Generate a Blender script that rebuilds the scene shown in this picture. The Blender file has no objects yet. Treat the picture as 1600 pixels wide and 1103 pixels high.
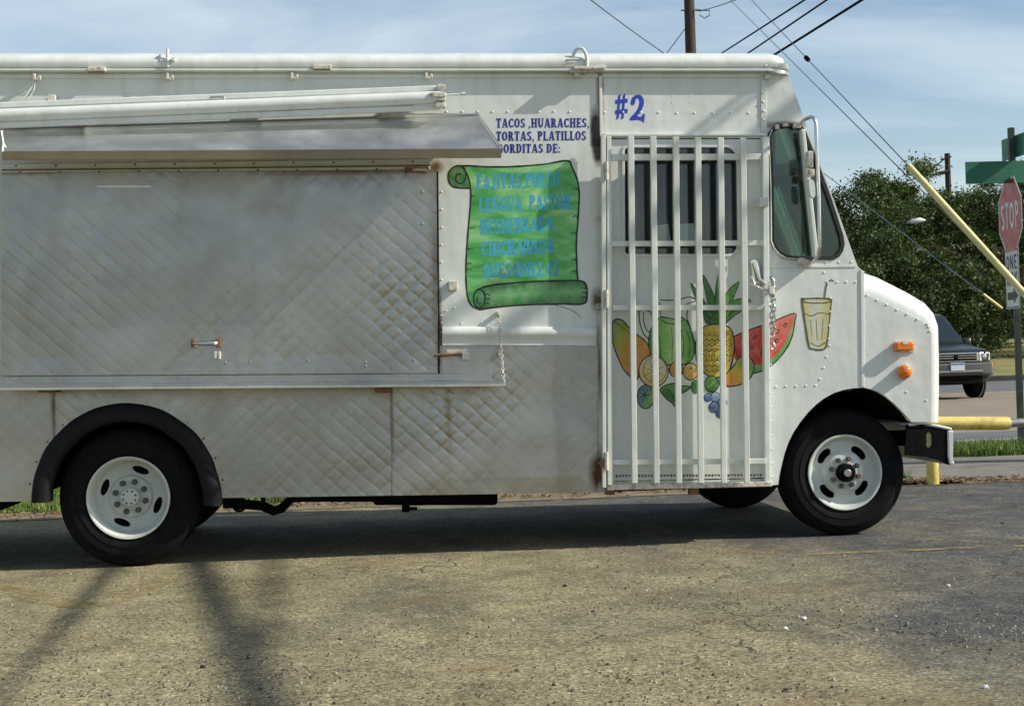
import bpy, bmesh, math, random
import numpy as np
from mathutils import Vector, Matrix, noise
from mathutils.geometry import tessellate_polygon
random.seed(7)
sc = bpy.context.scene
COL = sc.collection

# ------------------------------------------------------------------ camera
F = 2430.0; CX, CY = 800.0, 551.5
YAW = math.radians(5.0); ROLL = math.radians(1.82); PITCH = math.atan(11.5 / F)
CAM = Vector((0.0, -8.6, 1.06))
FW = Vector((math.sin(YAW) * math.cos(PITCH), math.cos(YAW) * math.cos(PITCH), math.sin(PITCH)))
_r0 = Vector((math.cos(YAW), -math.sin(YAW), 0)); _u0 = _r0.cross(FW)
RT = _r0 * math.cos(ROLL) - _u0 * math.sin(ROLL)
UP = _u0 * math.cos(ROLL) + _r0 * math.sin(ROLL)
cam_data = bpy.data.cameras.new('camera'); cam = bpy.data.objects.new('camera', cam_data); COL.objects.link(cam)
cam_data.sensor_fit = 'HORIZONTAL'; cam_data.sensor_width = 36.0; cam_data.lens = F / 1600 * 36.0
cam_data.clip_start = 0.1; cam_data.clip_end = 3000
m = Matrix((RT, UP, -FW)).transposed().to_4x4(); m.translation = CAM
cam.matrix_world = m
sc.camera = cam

# ------------------------------------------------------------------ light
SUN = Vector((-4.0, 1.0, -2.75)).normalized()          # direction the light travels
to_sun = -SUN
EL = math.asin(to_sun.z); AZ = math.atan2(to_sun.x, to_sun.y)
W = bpy.data.worlds.new('World'); sc.world = W; W.use_nodes = True
nt = W.node_tree; nt.nodes.clear()
def wn(t): return nt.nodes.new(t)
sky = wn('ShaderNodeTexSky'); sky.sky_type = 'NISHITA'; sky.sun_disc = False
sky.sun_elevation = EL; sky.sun_rotation = AZ; sky.dust_density = 0.8; sky.ozone_density = 1.0; sky.air_density = 1.0
tc = wn('ShaderNodeTexCoord'); sx = wn('ShaderNodeSeparateXYZ'); nt.links.new(tc.outputs['Generated'], sx.inputs[0])
mz = wn('ShaderNodeMath'); mz.operation = 'MAXIMUM'; mz.inputs[1].default_value = 0.0; nt.links.new(sx.outputs[2], mz.inputs[0])
az = wn('ShaderNodeMath'); az.operation = 'ADD'; az.inputs[1].default_value = 0.16; nt.links.new(mz.outputs[0], az.inputs[0])
dx = wn('ShaderNodeMath'); dx.operation = 'DIVIDE'; nt.links.new(sx.outputs[0], dx.inputs[0]); nt.links.new(az.outputs[0], dx.inputs[1])
dy = wn('ShaderNodeMath'); dy.operation = 'DIVIDE'; nt.links.new(sx.outputs[1], dy.inputs[0]); nt.links.new(az.outputs[0], dy.inputs[1])
cb = wn('ShaderNodeCombineXYZ'); nt.links.new(dx.outputs[0], cb.inputs[0]); nt.links.new(dy.outputs[0], cb.inputs[1])
mp = wn('ShaderNodeMapping'); mp.inputs['Rotation'].default_value = (0, 0, math.radians(24)); mp.inputs['Scale'].default_value = (0.6, 1.15, 1)
nt.links.new(cb.outputs[0], mp.inputs[0])
n1 = wn('ShaderNodeTexNoise'); n1.inputs['Scale'].default_value = 1.25; n1.inputs['Detail'].default_value = 8; n1.inputs['Roughness'].default_value = 0.6
n1.inputs['Distortion'].default_value = 0.45
nt.links.new(mp.outputs[0], n1.inputs['Vector'])
rp = wn('ShaderNodeValToRGB'); rp.color_ramp.elements[0].position = 0.42; rp.color_ramp.elements[0].color = (0, 0, 0, 1)
rp.color_ramp.elements[1].position = 0.80; rp.color_ramp.elements[1].color = (0.75, 0.75, 0.75, 1)
nt.links.new(n1.outputs[0], rp.inputs[0])
mx = wn('ShaderNodeMix'); mx.data_type = 'RGBA'
nt.links.new(rp.outputs[0], mx.inputs[0]); nt.links.new(sky.outputs[0], mx.inputs[6]); mx.inputs[7].default_value = (6.6, 7.3, 7.6, 1)
bg = wn('ShaderNodeBackground'); bg.inputs[1].default_value = 0.10
nt.links.new(mx.outputs[2], bg.inputs[0])
wo = wn('ShaderNodeOutputWorld'); nt.links.new(bg.outputs[0], wo.inputs[0])

sun_d = bpy.data.lights.new('sun', 'SUN'); sun_d.energy = 4.3; sun_d.angle = math.radians(0.53); sun_d.color = (1.0, 0.945, 0.84)
sun = bpy.data.objects.new('sun', sun_d); COL.objects.link(sun)
sun.rotation_mode = 'QUATERNION'; sun.rotation_quaternion = SUN.to_track_quat('-Z', 'Y'); sun.location = (20, -5, 15)
vs = sc.view_settings
vs.view_transform = 'Standard'; vs.look = 'None'; vs.gamma = 1.0; vs.use_curve_mapping = False; vs.exposure = 0.42
sc.cycles.max_bounces = 6; sc.cycles.diffuse_bounces = 3; sc.cycles.glossy_bounces = 3; sc.cycles.transmission_bounces = 4; sc.cycles.transparent_max_bounces = 10

# ------------------------------------------------------------------ where a pixel of the photo lies in the place
def ray(px, py): return FW + RT * ((px - CX) / F) - UP * ((py - CY) / F)
def S(px, py, y=0.0):
    d = ray(px, py); return CAM + d * ((y - CAM.y) / d.y)
def G(px, py, z=0.0):
    d = ray(px, py); return CAM + d * ((z - CAM.z) / d.z)
def V(px, py, dep): return CAM + ray(px, py) * dep

# ------------------------------------------------------------------ materials
def _m(name):
    M_ = bpy.data.materials.new(name); M_.use_nodes = True
    t = M_.node_tree; b = t.nodes['Principled BSDF']; return M_, t, b
def nd(t, kind, **kw):
    n = t.nodes.new(kind)
    for k, v in kw.items():
        if k in n.inputs.keys(): n.inputs[k].default_value = v
        else: setattr(n, k, v)
    return n
def lk(t, a, b): t.links.new(a, b)
def coords(t, scale=(1, 1, 1), rot=(0, 0, 0), gen='Object'):
    c = nd(t, 'ShaderNodeTexCoord'); mpp = nd(t, 'ShaderNodeMapping'); mpp.inputs['Scale'].default_value = scale; mpp.inputs['Rotation'].default_value = rot
    lk(t, c.outputs[gen], mpp.inputs[0]); return mpp.outputs[0]
def noise_n(t, vec, scale, detail=4, rough=.55, dist=0):
    n = nd(t, 'ShaderNodeTexNoise'); n.inputs['Scale'].default_value = scale; n.inputs['Detail'].default_value = detail
    n.inputs['Roughness'].default_value = rough; n.inputs['Distortion'].default_value = dist
    lk(t, vec, n.inputs['Vector']); return n.outputs[0]
def ramp(t, val, stops):
    r = nd(t, 'ShaderNodeValToRGB'); e = r.color_ramp.elements
    while len(e) < len(stops): e.new(0.5)
    for i, (p, c) in enumerate(stops):
        e[i].position = p; e[i].color = (c[0], c[1], c[2], 1) if not isinstance(c, (int, float)) else (c, c, c, 1)
    lk(t, val, r.inputs[0]); return r.outputs[0]
def mixc(t, fac, a, b, mode='MIX'):
    n = nd(t, 'ShaderNodeMix'); n.data_type = 'RGBA'; n.blend_type = mode
    for sock, v in ((n.inputs[0], fac), (n.inputs[6], a), (n.inputs[7], b)):
        if hasattr(v, 'links'): lk(t, v, sock)
        elif isinstance(v, (int, float)): sock.default_value = v
        else: sock.default_value = (v[0], v[1], v[2], 1)
    return n.outputs[2]
def math_n(t, op, a, b=0.0, clamp=False):
    n = nd(t, 'ShaderNodeMath'); n.operation = op; n.use_clamp = clamp
    for s_, v in ((n.inputs[0], a), (n.inputs[1], b)):
        if hasattr(v, 'links'): lk(t, v, s_)
        else: s_.default_value = v
    return n.outputs[0]
def bump(t, b, val, strength, dist):
    n = nd(t, 'ShaderNodeBump'); n.inputs['Strength'].default_value = strength; n.inputs['Distance'].default_value = dist
    lk(t, val, n.inputs['Height']); lk(t, n.outputs[0], b.inputs['Normal'])
def pm(name, col, rough=.5, metal=0.0, var=.18, vs_=6.0, bmp=0.0, bs=60.0, tint=None, spec=.5, stretch=(1, 1, 1)):
    """painted, cast or moulded surface: colour broken up by two scales of noise"""
    M_, t, b = _m(name)
    v = coords(t, stretch)
    f = noise_n(t, v, vs_, 4, .62)
    lo = tint if tint else tuple(c * (1 - var * 1.6) for c in col); hi = tuple(min(1, c * (1 + var)) for c in col)
    c = ramp(t, f, [(.25, lo), (.5, col), (.8, hi)])
    lk(t, c, b.inputs['Base Color'])
    b.inputs['Metallic'].default_value = metal
    rr = ramp(t, noise_n(t, v, vs_ * 2.3, 2), [(.3, max(0, rough - .09)), (.7, min(1, rough + .09))]); lk(t, rr, b.inputs['Roughness'])
    if 'Specular IOR Level' in b.inputs: b.inputs['Specular IOR Level'].default_value = spec
    if bmp: bump(t, b, noise_n(t, v, bs, 3), bmp, .01)
    return M_

def spot(t, pos, c, rx, rz):
    """soft blob on the truck's side round world point c, used for rust and soot"""
    s = nd(t, 'ShaderNodeVectorMath', operation='SUBTRACT'); lk(t, pos, s.inputs[0]); s.inputs[1].default_value = c
    k = nd(t, 'ShaderNodeVectorMath', operation='MULTIPLY'); lk(t, s.outputs[0], k.inputs[0]); k.inputs[1].default_value = (1 / rx, 0, 1 / rz)
    l = nd(t, 'ShaderNodeVectorMath', operation='LENGTH'); lk(t, k.outputs[0], l.inputs[0])
    return math_n(t, 'SUBTRACT', 1.0, l.outputs['Value'], True)

def white_paint(name, col=(.69, .725, .675), stains=True, rough=.38):
    M_, t, b = _m(name)
    v = coords(t); vsx = coords(t, (5, 5, .55))
    base = ramp(t, noise_n(t, v, 1.6, 4, .6), [(.28, tuple(c * .93 for c in col)), (.7, col)])
    drips = ramp(t, noise_n(t, vsx, 2.2, 4, .65), [(.46, 0), (.80, .36)])
    c = mixc(t, drips, base, (.40, .36, .27))
    speck = ramp(t, noise_n(t, v, 55, 3, .6), [(.66, 0), (.78, .4)])
    c = mixc(t, speck, c, (.24, .19, .13))
    if stains:
        n = noise_n(t, v, 14, 4, .65)
        for (px, py, rx, rz, colr, k) in STAINS:
            p = S(px, py)
            f = spot(t, v, p, rx, rz)
            f = math_n(t, 'MULTIPLY', f, math_n(t, 'ADD', n, .1)); f = math_n(t, 'MULTIPLY', f, k, True)
            c = mixc(t, f, c, colr)
    lk(t, c, b.inputs['Base Color'])
    lk(t, ramp(t, noise_n(t, v, 9, 3), [(.3, rough - .08), (.75, rough + .16)]), b.inputs['Roughness'])
    bump(t, b, noise_n(t, v, 2.6, 3), .42, .03)
    return M_
STAINS = [(931, 208, .04, .17, (.035, .022, .014), 3.4), (934, 232, .04, .12, (.02, .013, .01), 3.8), (938, 150, .03, .30, (.20, .11, .045), 2.0),
          (934, 470, .05, .09, (.12, .06, .03), 2.4), (940, 735, .06, .15, (.12, .06, .03), 2.6), (936, 565, .02, .3, (.18, .10, .05), 1.6),
          (688, 520, .02, .35, (.17, .1, .05), 2.0), (1226, 196, .16, .03, (.15, .10, .06), 2.6), (1204, 300, .03, .45, (.16, .1, .07), 1.5),
          (1205, 470, .03, .3, (.2, .14, .09), 1.2), (680, 262, .06, .05, (.16, .08, .04), 2.4), (300, 258, 1.0, .022, (.22, .13, .06), 1.4)]

def steel(name, col=(.43, .428, .405), rough=.34, rust=(), grime=.38):
    M_, t, b = _m(name)
    v = coords(t)
    big = noise_n(t, v, 1.3, 3, .6)
    c = ramp(t, big, [(.3, tuple(k * .78 for k in col)), (.7, tuple(k * 1.12 for k in col))])
    gr = ramp(t, noise_n(t, coords(t, (3.5, 3.5, .5)), 2.4, 4, .65), [(.50, 0), (.86, grime)])
    c = mixc(t, gr, c, (.29, .27, .225))
    n = noise_n(t, v, 12, 4, .65)
    for (px, py, rx, rz, colr, k) in rust:
        f = spot(t, v, S(px, py), rx, rz); f = math_n(t, 'MULTIPLY', f, math_n(t, 'ADD', n, .1)); f = math_n(t, 'MULTIPLY', f, k, True)
        c = mixc(t, f, c, colr)
    lk(t, c, b.inputs['Base Color'])
    b.inputs['Metallic'].default_value = .97
    lk(t, ramp(t, noise_n(t, v, 5, 4, .6), [(.3, rough - .08), (.75, rough + .18)]), b.inputs['Roughness'])
    bump(t, b, noise_n(t, v, 26, 4), .10, .01)
    return M_

def c_out(t): return coords(t)
def grad_paint(name, stops, axis_deg, centre, span, rough=.45, vs_=10, amt=.22):
    """airbrushed colours running along one direction of the truck's side, broken by brush noise"""
    M_, t, b = _m(name)
    c = nd(t, 'ShaderNodeTexCoord'); sub = nd(t, 'ShaderNodeVectorMath', operation='SUBTRACT'); lk(t, c.outputs['Object'], sub.inputs[0]); sub.inputs[1].default_value = centre
    dt = nd(t, 'ShaderNodeVectorMath', operation='DOT_PRODUCT'); lk(t, sub.outputs[0], dt.inputs[0])
    a = math.radians(axis_deg); dt.inputs[1].default_value = (math.cos(a), 0, math.sin(a))
    f = math_n(t, 'MULTIPLY', dt.outputs['Value'], 1.0 / span); f = math_n(t, 'ADD', f, .5)
    nz = noise_n(t, c.outputs['Object'], vs_, 5, .6); nz = math_n(t, 'SUBTRACT', nz, .5); nz = math_n(t, 'MULTIPLY', nz, amt * 2)
    f = math_n(t, 'ADD', f, nz)
    c = ramp(t, f, stops); fade = ramp(t, noise_n(t, c_out(t), 22, 4, .65), [(.42, 0), (.75, .30)]); c = mixc(t, fade, c, (.60, .60, .50)); dk = ramp(t, noise_n(t, coords(t, (1, 1, 2.5), (0, .6, 0)), 30, 3, .6), [(.48, 0), (.78, .28)]); c = mixc(t, dk, c, (.06, .07, .02))
    lk(t, c, b.inputs['Base Color']); b.inputs['Roughness'].default_value = rough
    return M_

def glass(name, tint=(.72, .82, .78), gl=1.0):
    M_ = bpy.data.materials.new(name); M_.use_nodes = True; t = M_.node_tree; t.nodes.clear()
    tr = nd(t, 'ShaderNodeBsdfTransparent'); tr.inputs[0].default_value = (*tint, 1)
    gs = nd(t, 'ShaderNodeBsdfGlossy'); gs.inputs['Roughness'].default_value = .03
    fr = nd(t, 'ShaderNodeFresnel'); fr.inputs[0].default_value = 1.5
    n = noise_n(t, coords(t), 3, 5, .6)
    f = math_n(t, 'ADD', math_n(t, 'MULTIPLY', fr.outputs[0], gl), math_n(t, 'MULTIPLY', n, .05), True)
    mxs = nd(t, 'ShaderNodeMixShader'); lk(t, f, mxs.inputs[0]); lk(t, tr.outputs[0], mxs.inputs[1]); lk(t, gs.outputs[0], mxs.inputs[2])
    o = nd(t, 'ShaderNodeOutputMaterial'); lk(t, mxs.outputs[0], o.inputs[0]); return M_

def worn_line(name, col, lo=.42, hi=.6, sc_=9):
    M_ = bpy.data.materials.new(name); M_.use_nodes = True; t = M_.node_tree; b = t.nodes['Principled BSDF']
    v = coords(t); c = ramp(t, noise_n(t, v, 30, 4), [(.3, tuple(k * .7 for k in col)), (.7, col)]); lk(t, c, b.inputs['Base Color']); b.inputs['Roughness'].default_value = .85
    a = noise_n(t, v, sc_, 7, .72); a2 = noise_n(t, v, 120, 2, .6); a = math_n(t, 'ADD', math_n(t, 'MULTIPLY', a, .75), math_n(t, 'MULTIPLY', a2, .25))
    lk(t, ramp(t, a, [(lo, 0), (hi, 1)]), b.inputs['Alpha']); return M_

def asphalt(name, tan=(.25, .222, .135), grey=(.082, .085, .085), bias=0.0):
    M_, t, b = _m(name)
    v = coords(t)
    sxyz = nd(t, 'ShaderNodeSeparateXYZ'); lk(t, v, sxyz.inputs[0])
    big = noise_n(t, coords(t, (1, .55, 1), (0, 0, .5)), .55, 5, .62, .6)
    # old dusty surfacing on one side, darker newer surfacing on the other, meeting in ragged tongues
    gx = math_n(t, 'MULTIPLY', math_n(t, 'ADD', sxyz.outputs[0], math_n(t, 'MULTIPLY', sxyz.outputs[1], .42)), .17)
    f = math_n(t, 'ADD', math_n(t, 'MULTIPLY', math_n(t, 'SUBTRACT', big, .5), 1.9), gx); f = math_n(t, 'ADD', f, .30 + bias)
    dust = ramp(t, f, [(.22, 0), (.52, .55), (.82, 1)])
    med = noise_n(t, v, 5.5, 5, .66)
    tanc = ramp(t, med, [(.25, tuple(k * .68 for k in tan)), (.5, tan), (.78, tuple(k * 1.22 for k in tan))])
    greyc = ramp(t, med, [(.25, tuple(k * .62 for k in grey)), (.55, grey), (.8, (.19, .165, .12))])
    base = mixc(t, dust, tanc, greyc)
    # stones showing in the surface
    vo = nd(t, 'ShaderNodeTexVoronoi'); vo.inputs['Scale'].default_value = 95; lk(t, v, vo.inputs['Vector'])
    st = nd(t, 'ShaderNodeSeparateColor'); lk(t, vo.outputs['Color'], st.inputs[0])
    stone = ramp(t, st.outputs[0], [(.0, (.30, .26, .22)), (.30, (.72, .69, .64)), (.62, (1.0, .98, .95)), (.90, (1.35, 1.3, 1.22)), (.99, (1.9, 1.85, 1.75))])
    base = mixc(t, .82, base, stone, 'MULTIPLY')
    wash = ramp(t, noise_n(t, coords(t, (1, .7, 1), (0, 0, -.4)), 1.7, 4, .6, .8), [(.30, .62), (.5, 1.0), (.72, 1.28)]); base = mixc(t, .8, base, wash, 'MULTIPLY')
    vo2 = nd(t, 'ShaderNodeTexVoronoi'); vo2.inputs['Scale'].default_value = 34; lk(t, v, vo2.inputs['Vector'])
    s2 = nd(t, 'ShaderNodeSeparateColor'); lk(t, vo2.outputs['Color'], s2.inputs[0])
    dk = math_n(t, 'MULTIPLY', math_n(t, 'GREATER_THAN', s2.outputs[1], .93), math_n(t, 'LESS_THAN', vo2.outputs['Distance'], .30))
    base = mixc(t, math_n(t, 'MULTIPLY', dk, .75), base, (.055, .045, .03))
    # cracks
    cv = nd(t, 'ShaderNodeTexVoronoi', feature='DISTANCE_TO_EDGE'); cv.inputs['Scale'].default_value = .8
    wob = nd(t, 'ShaderNodeTexNoise'); wob.inputs['Scale'].default_value = 2.3; wob.inputs['Detail'].default_value = 6; lk(t, v, wob.inputs['Vector'])
    wv = nd(t, 'ShaderNodeVectorMath', operation='MULTIPLY_ADD'); lk(t, wob.outputs['Color'], wv.inputs[0]); wv.inputs[1].default_value = (.8, .8, .8); lk(t, v, wv.inputs[2])
    lk(t, wv.outputs[0], cv.inputs['Vector'])
    crack = ramp(t, cv.outputs['Distance'], [(.002, 1), (.010, 0)])
    crack = math_n(t, 'MULTIPLY', crack, ramp(t, noise_n(t, v, .9, 3), [(.44, 0), (.60, 1)]))
    base = mixc(t, math_n(t, 'MULTIPLY', crack, .55), base, (.028, .024, .018))
    # reddish dirt washed into tongues
    dirt = ramp(t, noise_n(t, coords(t, (.6, 1.6, 1), (0, 0, .35)), 1.1, 5, .68), [(.56, 0), (.74, .6)])
    base = mixc(t, dirt, base, (.19, .125, .06))
    lk(t, base, b.inputs['Base Color']); b.inputs['Roughness'].default_value = .93
    b.inputs['Specular IOR Level'].default_value = .25
    hgt = math_n(t, 'ADD', math_n(t, 'MULTIPLY', st.outputs[0], .5), math_n(t, 'MULTIPLY', med, 1.2)); hgt = math_n(t, 'SUBTRACT', hgt, math_n(t, 'MULTIPLY', crack, 1.6))
    bump(t, b, hgt, .55, .008)
    return M_

def leafy(name, c0, c1, trans=.35):
    M_, t, b = _m(name)
    g = nd(t, 'ShaderNodeNewGeometry')
    f = math_n(t, 'ADD', math_n(t, 'MULTIPLY', g.outputs['Random Per Island'], .6), math_n(t, 'MULTIPLY', noise_n(t, coords(t), .8, 3), .4))
    c = ramp(t, f, [(.15, c0), (.8, c1)]); lk(t, c, b.inputs['Base Color']); b.inputs['Roughness'].default_value = .6
    tl = nd(t, 'ShaderNodeBsdfTranslucent'); lk(t, c, tl.inputs[0])
    mxs = nd(t, 'ShaderNodeMixShader'); mxs.inputs[0].default_value = trans; lk(t, b.outputs[0], mxs.inputs[1]); lk(t, tl.outputs[0], mxs.inputs[2])
    lk(t, mxs.outputs[0], t.nodes['Material Output'].inputs[0]); return M_

def islands(name, stops, rough=.8):
    M_, t, b = _m(name); g = nd(t, 'ShaderNodeNewGeometry')
    lk(t, ramp(t, g.outputs['Random Per Island'], stops), b.inputs['Base Color']); b.inputs['Roughness'].default_value = rough; return M_

# ------------------------------------------------------------------ mesh helpers
class MB:
    def __init__(s): s.v = []; s.f = []
    def add(s, vs_, fs):
        o = len(s.v); s.v += [tuple(p) for p in vs_]; s.f += [tuple(i + o for i in q) for q in fs]; return s
    def box(s, a, b):
        x0, y0, z0 = a; x1, y1, z1 = b
        return s.add([(x0, y0, z0), (x1, y0, z0), (x1, y1, z0), (x0, y1, z0), (x0, y0, z1), (x1, y0, z1), (x1, y1, z1), (x0, y1, z1)],
                     [(3, 2, 1, 0), (4, 5, 6, 7), (0, 1, 5, 4), (1, 2, 6, 5), (2, 3, 7, 6), (3, 0, 4, 7)])
    def quadbox(s, front, dy):
        """four points on a plane of the side, given depth dy"""
        p = [Vector(q) for q in front]; q = [Vector((a.x, a.y + dy, a.z)) for a in p]; n = len(p)
        fs = [tuple(range(n)), tuple(reversed(range(n, 2 * n)))] + [(i, i + n, (i + 1) % n + n, (i + 1) % n) for i in range(n)]
        return s.add(p + q, fs)
    def pbox(s, x0, y0, x1, y1, ya, yb):
        """box whose outer face covers pixels x0,y0..x1,y1 on plane ya"""
        return s.quadbox([S(x0, y1, ya), S(x1, y1, ya), S(x1, y0, ya), S(x0, y0, ya)], yb - ya)
    def tube(s, pts, r, n=8, closed=False, caps=True):
        P_ = [Vector(p) for p in pts]; k = len(P_); rr = r if isinstance(r, (list, tuple)) else [r] * k
        o = len(s.v); prev = None
        for i, p in enumerate(P_):
            if closed: t = P_[(i + 1) % k] - P_[i - 1]
            else: t = P_[min(i + 1, k - 1)] - P_[max(i - 1, 0)]
            t.normalize()
            if prev is None:
                a = Vector((0, 0, 1)) if abs(t.z) < .9 else Vector((1, 0, 0)); u = t.cross(a).normalized()
            else: u = (prev - t * prev.dot(t)).normalized()
            prev = u; w = t.cross(u)
            for j in range(n):
                a = 2 * math.pi * j / n; s.v.append(tuple(p + (u * math.cos(a) + w * math.sin(a)) * rr[i]))
        for i in range(k if closed else k - 1):
            for j in range(n):
                a = o + i * n + j; b = o + i * n + (j + 1) % n; i2 = (i + 1) % k
                s.f.append((a, b, o + i2 * n + (j + 1) % n, o + i2 * n + j))
        if caps and not closed:
            s.f.append(tuple(o + j for j in reversed(range(n)))); s.f.append(tuple(o + (k - 1) * n + j for j in range(n)))
        return s
    def lathe(s, prof, c=(0, 0, 0), n=40, axis='y'):
        """profile of (radius, offset along the axis)"""
        o = len(s.v); k = len(prof)
        for (r, d) in prof:
            for j in range(n):
                a = 2 * math.pi * j / n
                if axis == 'y': q = (c[0] + r * math.cos(a), c[1] + d, c[2] + r * math.sin(a))
                elif axis == 'z': q = (c[0] + r * math.cos(a), c[1] + r * math.sin(a), c[2] + d)
                else: q = (c[0] + d, c[1] + r * math.cos(a), c[2] + r * math.sin(a))
                s.v.append(q)
        for i in range(k - 1):
            for j in range(n): s.f.append((o + i * n + j, o + i * n + (j + 1) % n, o + (i + 1) * n + (j + 1) % n, o + (i + 1) * n + j))
        return s
    def slab(s, outer, holes, y0, y1):
        """pixel outline with holes on plane y0, extruded straight back to y1"""
        loops = [[S(px, py, y0) for px, py in L] for L in [outer] + list(holes)]
        return s.slab_xz(loops, y0, y1)
    def slab_xz(s, loops, y0, y1):
        flat = [p for L in loops for p in L]
        tris = tessellate_polygon([[Vector((p[0], p[2], 0)) for p in L] for L in loops])
        n = len(flat); vv = [(p[0], y0, p[2]) for p in flat] + [(p[0], y1, p[2]) for p in flat]
        fs = [tuple(t) for t in tris] + [tuple(n + i for i in reversed(t)) for t in tris]
        o = 0
        for L in loops:
            k = len(L)
            for i in range(k): a = o + i; b = o + (i + 1) % k; fs.append((a, b, b + n, a + n))
            o += k
        return s.add(vv, fs)
    def dome(s, c, r, n=7, d=(0, -1, 0)):
        """rivet head standing out along d"""
        d = Vector(d); a = Vector((0, 0, 1)) if abs(d.z) < .9 else Vector((1, 0, 0)); u = d.cross(a).normalized(); w = d.cross(u); c = Vector(c)
        vv = [c + (u * math.cos(2 * math.pi * j / n) + w * math.sin(2 * math.pi * j / n)) * r for j in range(n)]
        vv += [c + d * r * .45 + (u * math.cos(2 * math.pi * j / n) + w * math.sin(2 * math.pi * j / n)) * r * .65 for j in range(n)] + [c + d * r * .6]
        fs = [(j, (j + 1) % n, n + (j + 1) % n, n + j) for j in range(n)] + [(n + j, n + (j + 1) % n, 2 * n) for j in range(n)]
        return s.add(vv, fs)
    def build(s, name, mat, parent=None, smooth=None, bevel=0.0, fix=True, kind=None, bseg=2):
        me = bpy.data.meshes.new(name); me.from_pydata(s.v, [], s.f); me.materials.append(mat)
        if fix:
            bm = bmesh.new(); bm.from_mesh(me); bmesh.ops.recalc_face_normals(bm, faces=bm.faces); bm.to_mesh(me); bm.free()
        if smooth is not None:
            me.polygons.foreach_set('use_smooth', [True] * len(me.polygons))
            me.set_sharp_from_angle(angle=math.radians(smooth))
        o = bpy.data.objects.new(name, me); COL.objects.link(o)
        if bevel:
            bv = o.modifiers.new('bevel', 'BEVEL'); bv.width = bevel; bv.segments = bseg; bv.limit_method = 'ANGLE'; bv.angle_limit = math.radians(35)
        if parent is not None: adopt(o, parent)
        if kind: o['kind'] = kind
        return o
ROOTINV = {}
def adopt(o, parent):
    o.parent = parent
    o.matrix_parent_inverse = ROOTINV.get(parent.name, Matrix.Identity(4))
def tag(o, label, cat, group=None):
    o['label'] = label; o['category'] = cat
    if group: o['group'] = group
    return o
def thing(name, label, cat, loc=(0, 0, 0), rotz=0.0, group=None, world=True):
    """Empty at the thing's base. world=True: its parts are modelled in world coordinates"""
    e = bpy.data.objects.new(name, None); COL.objects.link(e); e.location = loc; e.rotation_euler = (0, 0, rotz); e.empty_display_size = .2
    if world: ROOTINV[e.name] = Matrix.Translation(-Vector(loc))      # rotz then turns the finished thing about its base
    return tag(e, label, cat, group)
def catmull(pts, n=6, closed=True):
    out = []; k = len(pts)
    rng = range(k) if closed else range(k - 1)
    for i in rng:
        if closed: p0, p1, p2, p3 = pts[i - 1], pts[i], pts[(i + 1) % k], pts[(i + 2) % k]
        else: p0, p1, p2, p3 = pts[max(i - 1, 0)], pts[i], pts[i + 1], pts[min(i + 2, k - 1)]
        for j in range(n):
            t = j / n
            out.append(tuple(.5 * ((2 * p1[a]) + (-p0[a] + p2[a]) * t + (2 * p0[a] - 5 * p1[a] + 4 * p2[a] - p3[a]) * t * t + (-p0[a] + 3 * p1[a] - 3 * p2[a] + p3[a]) * t ** 3) for a in (0, 1)))
    if not closed: out.append(tuple(pts[-1]))
    return out
def ellipse(cx, cy, rx, ry, n=28, rot=0.0, a0=0, a1=360):
    r = math.radians(rot); out = []; full = abs(a1 - a0) >= 360
    for j in range(n if full else n + 1):
        a = math.radians(a0 + (a1 - a0) * j / n); x = rx * math.cos(a); y = ry * math.sin(a)
        out.append((cx + x * math.cos(r) - y * math.sin(r), cy + x * math.sin(r) + y * math.cos(r)))
    return out
# ------------------------------------------------------------------ palette
M = {}
M['white'] = white_paint('weathered_white_paint')
M['white2'] = white_paint('white_trim_paint', (.70, .735, .69), False, .34)
M['bar'] = white_paint('white_gate_paint', (.68, .70, .63), False, .42)
RUST = [(84, 640, .018, .26, (.15, .095, .045), 1.8), (612, 650, .016, .32, (.18, .13, .07), 1.5), (936, 740, .07, .14, (.10, .05, .025), 2.6), (680, 420, .05, .6, (.22, .17, .12), 1.2),
        (700, 640, .03, .3, (.24, .19, .10), 1.3), (560, 268, .7, .03, (.20, .13, .07), 1.6), (40, 268, .3, .03, (.14, .07, .03), 2.0)]
M['steel'] = steel('quilted_stainless_steel', rust=RUST)
M['steel_plain'] = steel('plain_stainless_steel', (.44, .44, .43), .28)
M['canopy'] = steel('canopy_sheet_steel', (.62, .63, .63), .42, grime=.12)
M['alu'] = steel('bright_aluminium', (.70, .70, .68), .24)
M['chrome'] = pm('worn_chrome', (.72, .72, .70), .14, 1.0, .15, 20)
M['rust'] = pm('rusty_iron', (.22, .115, .055), .75, .25, .4, 30, .3, 90)
M['rustwhite'] = pm('rust_spotted_white_paint', (.58, .55, .47), .5, 0, .25, 40, .1, 90, tint=(.22, .11, .05))
M['rubber'] = pm('tyre_rubber', (.007, .007, .0075), .85, 0, .3, 14, .25, 120, spec=.15)
M['black'] = pm('black_underbody', (.004, .004, .004), .85, 0, .4, 10, .2, 50, spec=.12)
M['flare'] = pm('black_rubber_fender_flare', (.008, .008, .010), .7, 0, .3, 12, spec=.25)
M['gasket'] = pm('black_window_rubber', (.016, .016, .016), .5, 0, .3, 20)
M['rim'] = white_paint('chipped_white_wheel_paint', (.56, .60, .555), False, .42)
M['lug'] = pm('greasy_lug_nut', (.10, .095, .085), .45, .6, .3, 60)
M['lugr'] = pm('rusty_lug_nut', (.22, .12, .07), .6, .4, .3, 60)
M['amber'] = pm('amber_lens', (.80, .19, .012), .22, 0, .12, 30)
M['navy'] = pm('navy_sign_paint', (.018, .024, .26), .45, 0, .2, 30)
M['royal'] = pm('royal_blue_sign_paint', (.03, .055, .46), .42, 0, .18, 22)
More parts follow.
